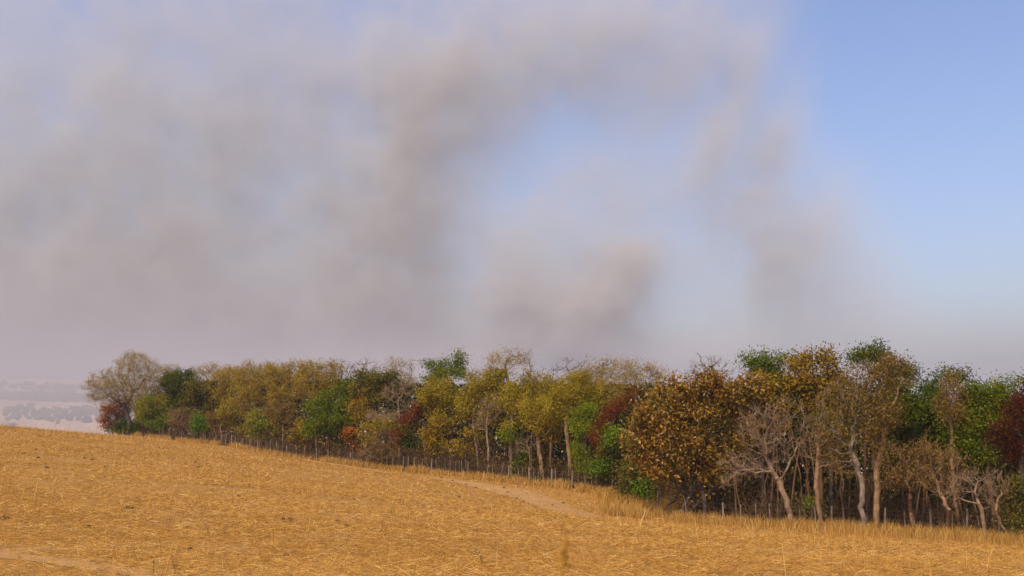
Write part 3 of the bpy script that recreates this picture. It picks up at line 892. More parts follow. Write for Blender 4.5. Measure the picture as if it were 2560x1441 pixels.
T("olive_shrub", "shrub", "olive green shrub between the rust sapling and the red tree", "ygreen", 930, 1.2, [(925, 1085, 28, 24), (950, 1065, 34, 20)], leaf_mat='olive')
T("bare_thicket", "shrub", "grey brown leafless thicket spilling over the fence below the red tree", "bareb", 955, 0.2, [(960, 1125, 46, 30), (925, 1140, 30, 20), (1000, 1135, 34, 28), (965, 1095, 34, 24)], stems=3, attk=1.6)
T("red_tree", "tree", "slender red leaved tree in the middle of the wood edge", "red", 1022, 1.4, [(1050, 1022, 18, 14), (1030, 1040, 18, 20), (1018, 1062, 18, 18), (998, 1080, 14, 14), (1000, 1100, 10, 10)], leafk=1.5)
T("round_bush", "bush", "dark green rounded bush below the red tree", "dgreen", 1020, 0.9, [(1020, 1100, 24, 22)], leafk=1.2)
T("gold_tree", "tree", "golden yellow tree hanging over the fence right of the red tree", "gold", 1100, 1.8, [(1085, 1085, 32, 30), (1105, 1055, 26, 28), (1070, 1115, 22, 20), (1110, 1120, 22, 18)], leaf_mat='gold')
T("yellow_olive_tree", "tree", "tall yellow olive tree behind the golden tree, below the emergent green tree", "olive", 1105, 5, [(1100, 980, 50, 34), (1080, 1010, 34, 28), (1125, 1015, 38, 34)])
T("ochre_sapling", "sapling", "ochre sapling with sparse leaves between two pale stems", "gold", 1165, 1.0, [(1160, 1115, 26, 22), (1170, 1090, 20, 18)], leafk=0.7)
T("olive_canopy_tree", "tree", "brownish olive canopy tree on slim pale twin stems", "olive", 1200, 3.0, [(1230, 955, 54, 34), (1190, 985, 40, 32), (1240, 1000, 44, 34), (1180, 1020, 34, 28), (1225, 1040, 34, 26)], lean=[(1192, 1130), (1184, 1075), (1182, 1045)], bark='pale', r_base=0.17)
T("pale_stem_tree", "tree", "slim tree with a straight pale stem left of the pale yellow one", "bare", 1226, 1.6, [(1220, 1030, 26, 34), (1240, 1010, 20, 24), (1205, 1060, 26, 18)], lean=[(1222, 1150), (1218, 1090), (1217, 1060)], r_base=0.15)
T("yellow_dome_tree", "tree", "big yellow olive dome tree on a tall pale yellow stem", "olive", 1279, 1.8, [(1330, 975, 56, 38), (1290, 990, 40, 34), (1375, 985, 44, 40), (1320, 1020, 56, 30), (1290, 1050, 30, 26)], lean=[(1278, 1120), (1275, 1060), (1285, 1030)], bark='pale', r_base=0.19)
T("brown_stem_tree", "tree", "olive tree on a stout reddish brown trunk between pale yellow stem and olive dome", "olive", 1358, 1.2, [(1360, 1050, 44, 30), (1395, 1040, 34, 34), (1345, 1025, 40, 26)], lean=[(1352, 1150), (1345, 1105), (1342, 1080)], bark='tan', r_base=0.26, leafk=0.8)
T("olive_dome_tree", "tree", "olive dome tree on a brown trunk just left of the pale green tree", "olive", 1424, 1.2, [(1440, 975, 50, 38), (1405, 1000, 40, 34), (1460, 1000, 40, 30), (1420, 1030, 40, 26)], lean=[(1424, 1150), (1418, 1090), (1415, 1060)], bark='tan', r_base=0.24)
T("bare_branch_tree", "tree", "low leafless tree with white crooked branches between the brown trunks", "bare", 1325, 2.2, [(1320, 1110, 34, 20), (1300, 1130, 26, 14), (1345, 1100, 20, 18)], r_base=0.08)
T("gold_sapling", "sapling", "thin ochre sapling behind the fence beside the brown trunks", "gold", 1385, 2.2, [(1380, 1085, 22, 30), (1370, 1060, 18, 22)], leafk=0.8)
T("green_sapling", "sapling", "green leafy sapling low behind the fence at the pale yellow stem", "green", 1300, 2.0, [(1300, 1165, 22, 22), (1265, 1085, 16, 20), (1310, 1140, 18, 14)])
T("pale_green_tree", "tree", "narrow pale green tree left of the big brown tree", "pgreen", 1465, 0.8, [(1462, 1045, 26, 30), (1450, 1085, 24, 34), (1455, 1140, 24, 28), (1480, 1025, 22, 20), (1470, 1165, 24, 14)])
T("rusty_red_tree", "tree", "rusty red twiggy tree between the pale green and the big brown tree", "red", 1518, 2.0, [(1520, 1045, 24, 22), (1505, 1070, 20, 24), (1490, 1095, 14, 14), (1545, 1030, 16, 14), (1570, 990, 14, 14)], leafk=1.3, leaf_mat='red')
T("green_round_tree", "tree", "small deep green tree nestling against the big brown tree's left side", "green", 1530, 0.8, [(1530, 1080, 26, 24), (1545, 1105, 22, 20), (1500, 1170, 22, 16)], leaf_mat='bgreen', leafk=0.8)
T("brown_green_shrub", "shrub", "brown green shrub below the small deep green tree", "dome", 1525, 0.6, [(1525, 1140, 30, 30), (1510, 1170, 26, 20), (1545, 1170, 26, 24)])
T("dark_bush", "bush", "dark green bush at the left foot of the big brown tree", "dome", 1590, 0.4, [(1590, 1200, 34, 34), (1570, 1225, 26, 22), (1620, 1225, 26, 26)], leaf_mat='dome')
T("small_green_bush", "bush", "small fresh green bush under the big brown tree's left edge", "bgreen", 1602, -0.5, [(1600, 1218, 20, 14), (1615, 1232, 14, 10)], leafk=0.7)
T("big_brown_tree", "tree", "big round tree with large brown and ochre leaves on dark twin trunks", "brown", 1722, -0.5,
  [(1700, 985, 80, 38), (1640, 1035, 62, 44), (1740, 1040, 76, 56), (1620, 1095, 52, 40), (1700, 1120, 80, 50), (1790, 1110, 56, 50), (1670, 1172, 62, 32), (1760, 1165, 62, 32), (1800, 1010, 50, 44), (1585, 1120, 34, 40), (1860, 1060, 40, 54), (1770, 955, 46, 26), (1840, 985, 40, 40), (1600, 1060, 30, 24), (1885, 965, 34, 30)],
  r_base=0.34, stems=3, fork=2.2, leafk=0.85, leaf_parts=290)
T("leafless_tree", "tree", "pale forked leafless tree leaning out before the big brown tree", "bare", 1972, -1.2,
  [(1905, 1075, 62, 62), (1960, 1040, 34, 44), (1870, 1165, 70, 34), (1935, 1130, 50, 50), (2012, 1075, 24, 40), (1985, 1110, 30, 30), (1830, 1200, 34, 22)],
  r_base=0.30, lean=[(1972, 1270), (1962, 1235), (1945, 1198), (1938, 1190)], attk=1.35)
T("golden_brown_tree", "tree", "tall golden brown tree crowning the right part of the wood", "gbrown", 2040, 6, [(2045, 905, 44, 34), (2000, 940, 36, 34), (2070, 950, 44, 40), (2010, 1000, 50, 40), (2060, 1020, 44, 44), (2010, 895, 22, 22)], r_base=0.3)
T("brown_leaf_tree", "tree", "brown and green large leaved tree behind the forked leafless tree", "brown", 1900, 5, [(1900, 990, 56, 40), (1930, 1030, 44, 50), (1880, 1050, 50, 44), (1950, 965, 36, 30)], leaf_mat='gbrown')
T("straight_trunk_tree", "tree", "tree with a straight mottled trunk and drooping grey twigs, right of the forked leafless tree", "bareg", 2041, -0.6, [(2050, 1090, 44, 40), (2085, 1130, 40, 36), (2020, 1120, 34, 34)], lean=[(2041, 1240), (2042, 1170), (2046, 1120)], r_base=0.24, bark='tan')
T("dark_trunk_tree", "tree", "dark slender twin stemmed tree behind the straight mottled trunk", "dome", 2075, 2.0, [(2090, 1100, 46, 44), (2070, 1060, 40, 34)], lean=[(2073, 1265), (2082, 1230), (2078, 1180)], bark='dark', leafk=0.7)
T("grey_forked_tree", "tree", "grey wavy trunked leafless tree forking high, nearest the middle of the right hand group", "thin", 2150, -1.4,
  [(2110, 1000, 56, 60), (2160, 960, 50, 50), (2080, 1070, 44, 44), (2140, 1060, 50, 50), (2185, 1040, 36, 50), (2090, 1150, 40, 34)],
  r_base=0.27, lean=[(2149, 1270), (2158, 1225), (2150, 1180), (2128, 1130)], attk=1.25)
T("rough_barked_tree", "tree", "rough brown barked tree leaning right, close beside the grey wavy trunk", "thin", 2178, -0.9,
  [(2225, 925, 44, 34), (2195, 960, 40, 40), (2250, 950, 30, 30), (2220, 1020, 44, 44), (2190, 1090, 34, 40)],
  r_base=0.30, lean=[(2186, 1275), (2195, 1230), (2190, 1180), (2205, 1120), (2216, 1060)], bark='tan', leafk=2.2)
T("dark_leafy_tree", "tree", "broad dark green tree behind the brown low trees", "dgreen", 2275, 5, [(2270, 1000, 50, 36), (2310, 1040, 52, 44), (2250, 1060, 50, 44), (2340, 1010, 40, 30), (2300, 1100, 56, 36)], leaf_mat='dgreen', leafk=1.6)
T("green_tree", "tree", "mid green tree beside the conical brown tree, reaching the skyline", "green", 2470, 4, [(2470, 985, 50, 32), (2440, 1030, 46, 40), (2500, 1030, 46, 40), (2450, 1080, 50, 40), (2400, 1080, 40, 40), (2430, 1125, 50, 34)], leaf_mat='green', leafk=1.4)
T("conical_tree", "tree", "light brown conical tree with upright branches between two green trees", "bareb", 2380, 2.5, [(2382, 960, 26, 30), (2382, 1000, 40, 34), (2385, 1035, 40, 24)], lean=[(2380, 1180), (2379, 1080), (2380, 1040)], leafk=3.5, r_base=0.17)
T("brown_bare_tree", "tree", "low brown twiggy tree right of the rough barked trunk", "bareb", 2270, -0.6, [(2250, 1150, 50, 44), (2300, 1135, 44, 44), (2270, 1190, 56, 34), (2230, 1200, 36, 30)], r_base=0.2, bark='brown', attk=1.4, fork=1.4, leafk=1.2)
T("twiggy_tree", "tree", "low brown twiggy tree with a pale trunk below the conical tree", "bareb", 2345, -0.9, [(2340, 1160, 50, 44), (2390, 1165, 40, 44), (2350, 1205, 56, 36), (2310, 1190, 36, 30)], r_base=0.19, attk=1.4, fork=1.8, leafk=1.0)
T("gnarled_tree", "tree", "gnarled small leafless tree with wide limbs near the right edge", "bare", 2440, -0.9, [(2435, 1215, 52, 26), (2470, 1190, 40, 26), (2400, 1240, 36, 22), (2480, 1225, 34, 22)], r_base=0.19, fork=1.9)
T("bent_tree", "tree", "thin bent leafless tree next to the olive bush at the right edge", "bare", 2508, -0.6, [(2500, 1230, 36, 30), (2525, 1210, 26, 28), (2485, 1260, 22, 18)], r_base=0.13, lean=[(2500, 1310), (2493, 1290)], bark='tan')
T("dark_red_tree", "tree", "dark red leaved tree at the right edge of the photo", "dred", 2545, 1.5, [(2548, 1045, 32, 40), (2530, 1090, 36, 44), (2560, 1130, 40, 40), (2575, 1000, 36, 28)], leafk=1.2)
T("olive_bush", "bush", "olive bush below the dark red tree at the right edge", "ygreen", 2545, -0.2, [(2545, 1240, 32, 40), (2565, 1290, 34, 36), (2530, 1285, 26, 34)], leaf_mat='dome')
T("sapling", "sapling", "spindly green sapling beside the forked leafless tree's trunk", "green", 2022, 0.5, [(2018, 1250, 16, 14), (2028, 1262, 12, 10)], r_base=0.03, leafk=0.5)
# --- second and third row, on the skyline
T("bare_top_tree", "tree", "grey leafless tree on the skyline above the big bright green tree", "bareg", 862, 18, [(862, 925, 32, 26), (840, 935, 20, 20)], r_base=0.2)
T("bare_top_tree", "tree", "grey leafless tree on the skyline left of the olive dome", "bareg", 905, 20, [(905, 922, 34, 24), (930, 925, 24, 20)], r_base=0.2)
T("pale_top_tree", "tree", "pale thin tree with tufted tips rising right of the olive dome", "twig", 1012, 14, [(1018, 925, 22, 28), (985, 925, 22, 24), (1010, 955, 30, 20)])
T("emergent_tree", "tree", "emergent fresh green tree with tiered branches on the skyline", "green", 1112, 12, [(1142, 897, 20, 20), (1110, 920, 36, 18), (1130, 935, 50, 16), (1165, 940, 24, 10), (1085, 945, 28, 16), (1070, 915, 14, 10)], leafk=0.75)
T("bare_top_tree", "tree", "tall leafless tree with fan of thin branches above the brownish olive canopy", "twig", 1275, 14, [(1262, 905, 44, 28), (1295, 895, 28, 24), (1240, 925, 26, 16)], leafk=0.6, r_base=0.2)
T("bare_top_tree", "tree", "small leafless treetop right of the fan of thin branches", "bareg", 1318, 14, [(1320, 912, 18, 22), (1335, 925, 16, 12)], r_base=0.12)
T("twiggy_top_tree", "tree", "leafless curly twigged treetop above the yellow olive dome", "bareg", 1425, 13, [(1425, 920, 40, 20), (1395, 925, 26, 14), (1455, 925, 30, 20)], r_base=0.2)
T("twiggy_top_tree", "tree", "tan twiggy treetop between the curly treetop and the grey canopy", "twig", 1500, 12, [(1500, 925, 40, 26), (1530, 935, 36, 26), (1490, 960, 44, 24)])
T("twiggy_top_tree", "tree", "broad grey tan twiggy canopy left above the big brown tree", "twig", 1590, 11, [(1590, 935, 50, 28), (1630, 940, 36, 24), (1570, 970, 50, 34), (1620, 975, 40, 30), (1545, 1000, 36, 28)])
T("bare_top_tree", "tree", "spidery leafless treetop rising behind the big brown tree", "bareg", 1770, 12, [(1768, 915, 36, 30), (1740, 935, 34, 24), (1810, 930, 34, 28)], r_base=0.18)
T("emergent_tree", "tree", "feathery green treetop between the spidery treetop and the golden brown tree", "green", 1895, 10, [(1885, 895, 36, 18), (1860, 885, 18, 12), (1910, 925, 44, 22), (1945, 900, 24, 16), (1925, 950, 36, 24)], leafk=0.8)
T("emergent_tree", "tree", "blue green treetop rising right of the golden brown tree, highest on the right", "dgreen", 2165, 10, [(2165, 880, 34, 20), (2140, 900, 26, 18), (2195, 905, 36, 22), (2230, 925, 40, 26), (2270, 940, 30, 20)], leafk=0.8)
T("dark_top_tree", "tree", "dark leafy treetop left of the conical tree", "dgreen", 2345, 8, [(2340, 955, 22, 16), (2365, 945, 20, 14), (2320, 975, 30, 16), (2390, 950, 26, 20)], leafk=0.8)
T("feathery_tree", "tree", "feathery grey green treetop at the right edge above the dark red tree", "pgreen", 2535, 7, [(2535, 955, 28, 16), (2515, 970, 26, 18), (2555, 965, 22, 14)], leafk=0.5, leaf_mat='green')
T("airy_tree", "tree", "tan canopy of fine twigs on the skyline behind the dark green tree", "twig", 530, 18, [(530, 925, 34, 14), (560, 930, 30, 16), (500, 935, 30, 14)])
T("airy_tree", "tree", "tan brown crown filling the gap behind the yellow dome and the twiggy canopy", "olive", 1490, 7, [(1490, 985, 46, 30), (1530, 1010, 40, 30), (1450, 950, 36, 22)], leaf_mat='airy', leafk=0.8)
# ------------------------------------------------------------------ the depth of the wood and its undergrowth
def build_wood_depth():
    n = 120000
    sk_u = [330, 430, 560, 700, 850, 1000, 1120, 1250, 1400, 1650, 1750, 1900, 2050, 2250, 2330, 2440, 2560, 2800]
    sk_v = [1010, 965, 945, 938, 935, 945, 945, 945, 945, 945, 950, 930, 915, 960, 995, 990, 975, 975]
    u = RNG.uniform(345, 2760, n); d = RNG.uniform(6, 42, n); Y = fy(u) + d
    x = (u - CU) / F_PX * Y
    zt = np.array([P(a, np.interp(a, sk_u, sk_v), b)[2] for a, b in zip(u, Y)]) - 0.8
    zg = gz(x, Y)
    z = zg + (zt - zg) * RNG.random(n) ** 0.95
    c = fbm(u / 40 + 3, z * 0.5 + d / 8, 88, 3)
    k = c > 0.34
    V, F = leaf_quads(np.stack([x, Y, z], 1)[k], 0.46, 0.6, RNG)
    # slim stems standing close together
    ns = 900
    u2 = RNG.uniform(345, 2760, ns); Y2 = fy(u2) + RNG.uniform(1.5, 34, ns); x2 = (u2 - CU) / F_PX * Y2; z2 = gz(x2, Y2)
    a = np.stack([x2, Y2, z2 - 0.1], 1)
    b = a + np.stack([RNG.normal(0, 0.35, ns), RNG.normal(0, 0.3, ns), RNG.uniform(2.2, 4.5, ns)], 1)
    c_ = b + np.stack([RNG.normal(0, 0.6, ns), RNG.normal(0, 0.4, ns), RNG.uniform(1.5, 3.5, ns)], 1)
    r = RNG.uniform(0.03, 0.09, ns)
    Va, Fa = tubes(a, b, r, r * .8, 5); Vb, Fb = tubes(b, c_, r * .8, r * .4, 5)
    VV = np.concatenate([V, Va, Vb]); FF = np.concatenate([F, Fa + len(V), Fb + len(V) + len(Va)])
    idx = np.concatenate([np.zeros(len(F), int), np.ones(len(Fa) + len(Fb), int)])
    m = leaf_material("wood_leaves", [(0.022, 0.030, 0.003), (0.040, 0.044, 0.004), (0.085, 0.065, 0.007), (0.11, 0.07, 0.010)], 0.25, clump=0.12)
    tag(link("woodland", mesh_np("woodland", VV, FF, [m, BARK['brown']], False, idx)), "shadowy depth of the wood, crowns and slim stems behind the front trees", None, kind="stuff")
    # undergrowth: thin dry stems, twigs and low leaves at the fence
    n = 4600
    u = np.where(RNG.random(n) < 0.7, RNG.uniform(335, 1600, n), RNG.uniform(1600, 2720, n)); d = np.abs(RNG.normal(0.5, 3.2, n)) + np.where(u > 1600, 2.0, 0.2); Y = fy(u) + d; x = (u - CU) / F_PX * Y; z = gz(x, Y)
    a = np.stack([x, Y, z - 0.05], 1)
    h = RNG.uniform(0.7, 2.6, n) * (0.5 + fbm(x / 3, Y / 3, 91, 2))
    dr = RNG.normal(0, 0.28, (n, 3)); dr[:, 2] = 1; dr /= np.linalg.norm(dr, axis=1)[:, None]
    b = a + dr * (h * .6)[:, None]
    d2 = dr + RNG.normal(0, 0.35, (n, 3)); d2 /= np.linalg.norm(d2, axis=1)[:, None]
    c = b + d2 * (h * .5)[:, None]
    d3 = dr + RNG.normal(0, 0.7, (n, 3)); d3 /= np.linalg.norm(d3, axis=1)[:, None]
    e = b + d3 * (h * .45)[:, None]
    r = RNG.uniform(0.007, 0.022, n) * (1 + (Y > 105) * 0.5)
    V1, F1 = tubes(a, b, r, r * .7, 3); V2, F2 = tubes(b, c, r * .7, r * .25, 3); V3, F3 = tubes(b, e, r * .6, r * .2, 3)
    lp = np.concatenate([c, e, b]); lp = lp[RNG.random(len(lp)) < 0.9]; lp = np.repeat(lp, 2, 0) + RNG.normal(0, 0.25, (len(lp) * 2, 3))
    k = fbm(lp[:, 0] / 3, lp[:, 2] + lp[:, 1] / 3, 93, 2) > 0.42
    VL, FL = leaf_quads(lp[k], 0.19, 0.55, RNG)
    V = np.concatenate([V1, V2, V3, VL]); o1, o2, o3 = len(V1), len(V1) + len(V2), len(V1) + len(V2) + len(V3)
    F = np.concatenate([F1, F2 + o1, F3 + o2, FL + o3])
    idx = np.concatenate([np.zeros(len(F1) + len(F2) + len(F3), int), np.ones(len(FL), int)])
    lm = leaf_material("undergrowth_leaves", [(0.026, 0.036, 0.007), (0.045, 0.045, 0.009), (0.10, 0.055, 0.014), (0.16, 0.08, 0.02)], 0.25, clump=0.4)
    tag(link("undergrowth", mesh_np("undergrowth", V, F, [BARK['brown'], lm], False, idx)), "dry stems and low leaves under the trees behind the fence", None, kind="stuff")


build_wood_depth()


# ------------------------------------------------------------------ fence
def wood_material(name, c0, c1):
    m, S = new_mat(name)
    oc = S.n("ShaderNodeTexCoord").outputs["Object"]
    mp = S.n("ShaderNodeMapping", {"Vector": oc, "Scale": (30.0, 30.0, 3.0)}).outputs[0]
    n = S.n("ShaderNodeTexNoise", {"Vector": mp, "Scale": 1.0, "Detail": 5.0}).outputs[0]
    oi = S.n("ShaderNodeObjectInfo").outputs["Random"]
    surface(S, ramp(S, S.m('MULTIPLY_ADD', oi, 0.4, S.m('MULTIPLY', n, 0.6)), [(0.25, c0), (0.75, c1)]), 0.95, n, 0.5, 0.01, 0.1)
    return m


def build_fence():
    wood = wood_material("weathered_wood", (0.12, 0.088, 0.055), (0.30, 0.235, 0.16))
    m, S = new_mat("rusty_wire"); surface(S, (0.16, 0.12, 0.09), 0.6)
    def post_mesh(name, r, h, sides, seed):
        g = np.random.default_rng(seed)
        lv = np.linspace(-0.3, h, 6); cx = np.cumsum(g.normal(0, 0.010, 6)); cy_ = np.cumsum(g.normal(0, 0.010, 6))
        t = np.arange(sides) * 2 * np.pi / sides
        V = []
        for k, z in enumerate(lv):
            rr = r * (1.08 - 0.16 * k / 5) * (1 + g.normal(0, 0.06, sides))
            V += [(cx[k] + rr[i] * math.cos(t[i]), cy_[k] + rr[i] * math.sin(t[i]), z + (g.normal(0, 0.02) if k == 5 else 0)) for i in range(sides)]
        V.append((cx[5], cy_[5], h + 0.01))
        F = [(k * sides + i, k * sides + (i + 1) % sides, (k + 1) * sides + (i + 1) % sides, (k + 1) * sides + i) for k in range(5) for i in range(sides)]
        F += [(5 * sides + i, 5 * sides + (i + 1) % sides, 6 * sides) for i in range(sides)]
        me = bpy.data.meshes.new(name); me.from_pydata(V, [], F); me.materials.append(wood); me.update()
        return me
    posts = [post_mesh("post", 0.072, 1.45 + 0.1 * (i % 3), 8, 100 + i) for i in range(5)]
    stakes = [post_mesh("stake", 0.032, 1.40 + 0.08 * (i % 3), 6, 200 + i) for i in range(5)]
    o0 = P(1330, 1214, 96)
    root = empty("fence", (float(o0[0]), float(o0[1]), g1(o0[0], o0[1])))
    tag(root, "long rustic wire fence of weathered posts and thin stakes along the wood edge", "fence")
    r0 = Vector(root.location)
    # posts seen in the photo on the nearer stretch, then the regular rhythm of the far stretch
    thick = [959, 1039, 1081, 1127, 1171, 1220, 1271, 1323, 1376, 1428, 1489, 1560, 1640, 1800, 1935, 2065, 2196, 2313, 2399, 2478, 2560]
    thin = [972, 985, 1011, 1023, 1055, 1094, 1106, 1117, 1139, 1152, 1157, 1232, 1249, 1300, 1307, 1334, 1342, 1357, 1389, 1406, 1444, 1462, 1478, 1512, 1526, 1583, 1610, 1672, 1842, 1880, 1912, 1990, 2028, 2092, 2138, 2248, 2272,
            2338, 2360, 2431, 2520]
    f = []
    Yd = np.arange(122, 166, 2.1)
    far_u = np.interp(Yd, _fY[::-1], _fu[::-1])
    for i, u in enumerate(far_u):
        (thick if i % 3 == 0 else thin).append(float(u + RNG.normal(0, 2)))
        thin.append(float(u + RNG.normal(0, 1.5) + 5))
    g = np.random.default_rng(5)
    def put(u, protos, dz):
        y = float(fy(u)); x = (u - CU) / F_PX * y
        o = link("post" if protos is posts else "stake", protos[g.integers(5)], root)
        o.location = Vector((x, y, g1(x, y) + dz)) - r0
        o.rotation_euler = (g.normal(0, 0.035 if protos is posts else 0.06), g.normal(0, 0.035 if protos is posts else 0.07), g.uniform(0, 6.28))
        s = g.uniform(0.92, 1.08); w = 1.0 if y < 120 else 1.15; o.scale = (s * w, s * w, s)
        if 2190 < u < 2200: o.scale = (1.15, 1.15, 1.0)
    for u in thick: put(u, posts, 0)
    for u in thin: put(u, stakes, 0)
    uu = np.linspace(345, 2760, 260); y = fy(uu); x = (uu - CU) / F_PX * y; z = gz(x, y)
    for h in (0.45, 0.8, 1.12, 1.38):
        p = np.stack([x, y, z + h + 0.02 * np.sin(uu / 9)], 1) - np.array(r0)
        V, F = tubes(p[:-1], p[1:], np.full(len(p) - 1, 0.004), np.full(len(p) - 1, 0.004), 4)
        link("wire", mesh_np("wire", V, F, m), root)


build_fence()


# ------------------------------------------------------------------ far side of the valley: belts of trees between the fields
def build_far_woods():
    belts = [(1500, 1640, -400, 1200, 8.0, 0.75), (1980, 2300, -1100, 1400, 8.5, 0.9), (2500, 2700, -1400, -650, 8.0, 0.8), (2850, 3000, -1700, 1500, 9.0, 0.55), (3900, 4150, -2600, 2600, 11.0, 1.0)]
    P_, R_ = [], []
    for (y0, y1, x0, x1, h, den) in belts:
        n = int(1500 * den)
        x = RNG.uniform(x0, x1, n); y = RNG.uniform(y0, y1, n) + 60 * (fbm(x / 300, x * 0, 61, 2) - 0.5)
        k = fbm(x / 160 + y0, y / 120, 62, 3) > (0.5 - 0.25 * den)
        x, y = x[k], y[k]
        r = h * RNG.uniform(0.45, 0.95, len(x))
        P_.append(np.stack([x, y, gz(x, y) + r * 0.8], 1)); R_.append(r)
    n = 260
    x = RNG.uniform(-1800, 500, n); y = RNG.uniform(1300, 3900, n); r = RNG.uniform(2.5, 6, n)
    P_.append(np.stack([x, y, gz(x, y) + r * 0.7], 1)); R_.append(r)
    c = np.concatenate(P_); r = np.concatenate(R_)
    ph = (1 + 5 ** 0.5) / 2
    iv = np.array([(-1, ph, 0), (1, ph, 0), (-1, -ph, 0), (1, -ph, 0), (0, -1, ph), (0, 1, ph), (0, -1, -ph), (0, 1, -ph), (ph, 0, -1), (ph, 0, 1), (-ph, 0, -1), (-ph, 0, 1)]) / 1.9
    fc = np.array([(0, 11, 5), (0, 5, 1), (0, 1, 7), (0, 7, 10), (0, 10, 11), (1, 5, 9), (5, 11, 4), (11, 10, 2), (10, 7, 6), (7, 1, 8), (3, 9, 4), (3, 4, 2), (3, 2, 6), (3, 6, 8), (3, 8, 9), (4, 9, 5), (2, 4, 11), (6, 2, 10), (8, 6, 7), (9, 8, 1)])
    V = c[:, None] + iv[None] * r[:, None, None] * RNG.uniform(0.7, 1.3, (len(c), 12, 1)) * np.array([1.15, 1.15, 0.95])
    F = (np.arange(len(c))[:, None, None] * 12 + fc[None]).reshape(-1, 3)
    m, S = new_mat("far_foliage"); rr = S.n("ShaderNodeNewGeometry").outputs["Random Per Island"]
    surface(S, ramp(S, rr, [(0, (0.035, 0.045, 0.02)), (1, (0.07, 0.075, 0.03))]), 1.0, spec=0.0)
    tag(link("distant_woodland", mesh_np("distant_woodland", V.reshape(-1, 3), F, m)), "hazy blue grey belts of trees across the far valley", None, kind="stuff")


build_far_woods()


# ------------------------------------------------------------------ small things in the field
def build_clods():
    m, S = new_mat("dark_dung")
    oc = S.n("ShaderNodeTexCoord").outputs["Object"]
    n = S.n("ShaderNodeTexNoise", {"Vector": oc, "Scale": 18.0, "Detail": 5.0}).outputs[0]
    surface(S, ramp(S, n, [(0.3, (0.035, 0.022, 0.014)), (0.7, (0.10, 0.062, 0.036))]), 0.9, n, 0.8, 0.02)
    protos = []
    for s in range(6):
        g = np.random.default_rng(300 + s)
        V, F = [], []
        nr, ns = 5, 9
        for i in range(nr):
            a = i / (nr - 1) * math.pi * 0.5
            for j in range(ns):
                t = j / ns * 2 * math.pi
                q = 1 + 0.22 * math.sin(2 * t + s) + 0.15 * math.sin(3 * t + 2 * s) + g.normal(0, 0.07)
                V.append((math.cos(a) * q * math.cos(t), math.cos(a) * q * 0.75 * math.sin(t), 0.55 * math.sin(a) * (1 + g.normal(0, 0.12)) + (-0.08 if i == 0 else 0)))
        F = [(i * ns + j, i * ns + (j + 1) % ns, (i + 1) * ns + (j + 1) % ns, (i + 1) * ns + j) for i in range(nr - 1) for j in range(ns)]
        me = bpy.data.meshes.new("dung_clod"); me.from_pydata(V, [], F); me.materials.append(m); me.update(); protos.append(me)
    spots = [(10, 1300, .10, "dark clod at the left edge of the straw field, halfway down"), (222, 1320, .07, "small dark clod right of the clod at the left edge"),
             (318, 1273, .08, "left half of a close pair of dark clods left of the bare patch"), (331, 1275, .09, "right half of a close pair of dark clods left of the bare patch"),
             (475, 1378, .07, "lone dark clod low on the left side of the field"), (598, 1243, .08, "dark clod high in the middle of the straw, above the paired clods"),
             (707, 1302, .09, "left one of the touching black clods in mid field"), (725, 1304, .10, "right one of the touching black clods in mid field"),
             (843, 1308, .08, "upper dark clod of a pair right of the touching black clods"), (867, 1319, .08, "lower dark clod of a pair right of the touching black clods"),
             (713, 1393, .07, "dark clod nearest the bottom edge, left of centre"), (558, 1205, .10), (490, 1157, .14), (494, 1170, .12),
             (262, 1170, .11), (117, 1171, .10), (95, 1146, .12), (60, 1137, .14), (210, 1147, .12), (230, 1151, .10), (90, 1127, .14),
             (1147, 1244, .11, "lone dark clod in the straw below the dirt track"), (1103, 1197, .15), (1131, 1204, .13), (1270, 1233, .13), (1292, 1248, .13), (1308, 1256, .12), (1381, 1265, .13), (1407, 1260, .15, "largest dark clod at the right end of the dirt track"),
             (1386, 1300, .08, "left of two dark clods just below the end of the dirt track"), (1402, 1298, .09, "right of two dark clods just below the end of the dirt track"), (1468, 1322, .07, "dark clod right of the blurred grass stem"),
             (1585, 1299, .10, "dark clod in the grassy bay left of the big brown tree"), (1260, 1222, .14), (1190, 1222, .11), (1165, 1213, .12), (1316, 1236, .10)]
    for i, (u, v, s, *lab) in enumerate(spots):
        p = hit(u, v)
        o = link("dung_clod", protos[i % 6], None, (float(p[0]), float(p[1]), float(p[2]) + 0.03))
        s *= 1.1
        o.scale = (s, s, s); o.rotation_euler = (0, 0, i * 1.7)
        on = "on or beside the dirt track" if u > 1000 else "high on the left slope of the field"
        tag(o, lab[0] if lab else "small dark clod lying " + on, "dung", "dark clods scattered over the field" if lab else "small dark clods " + on)


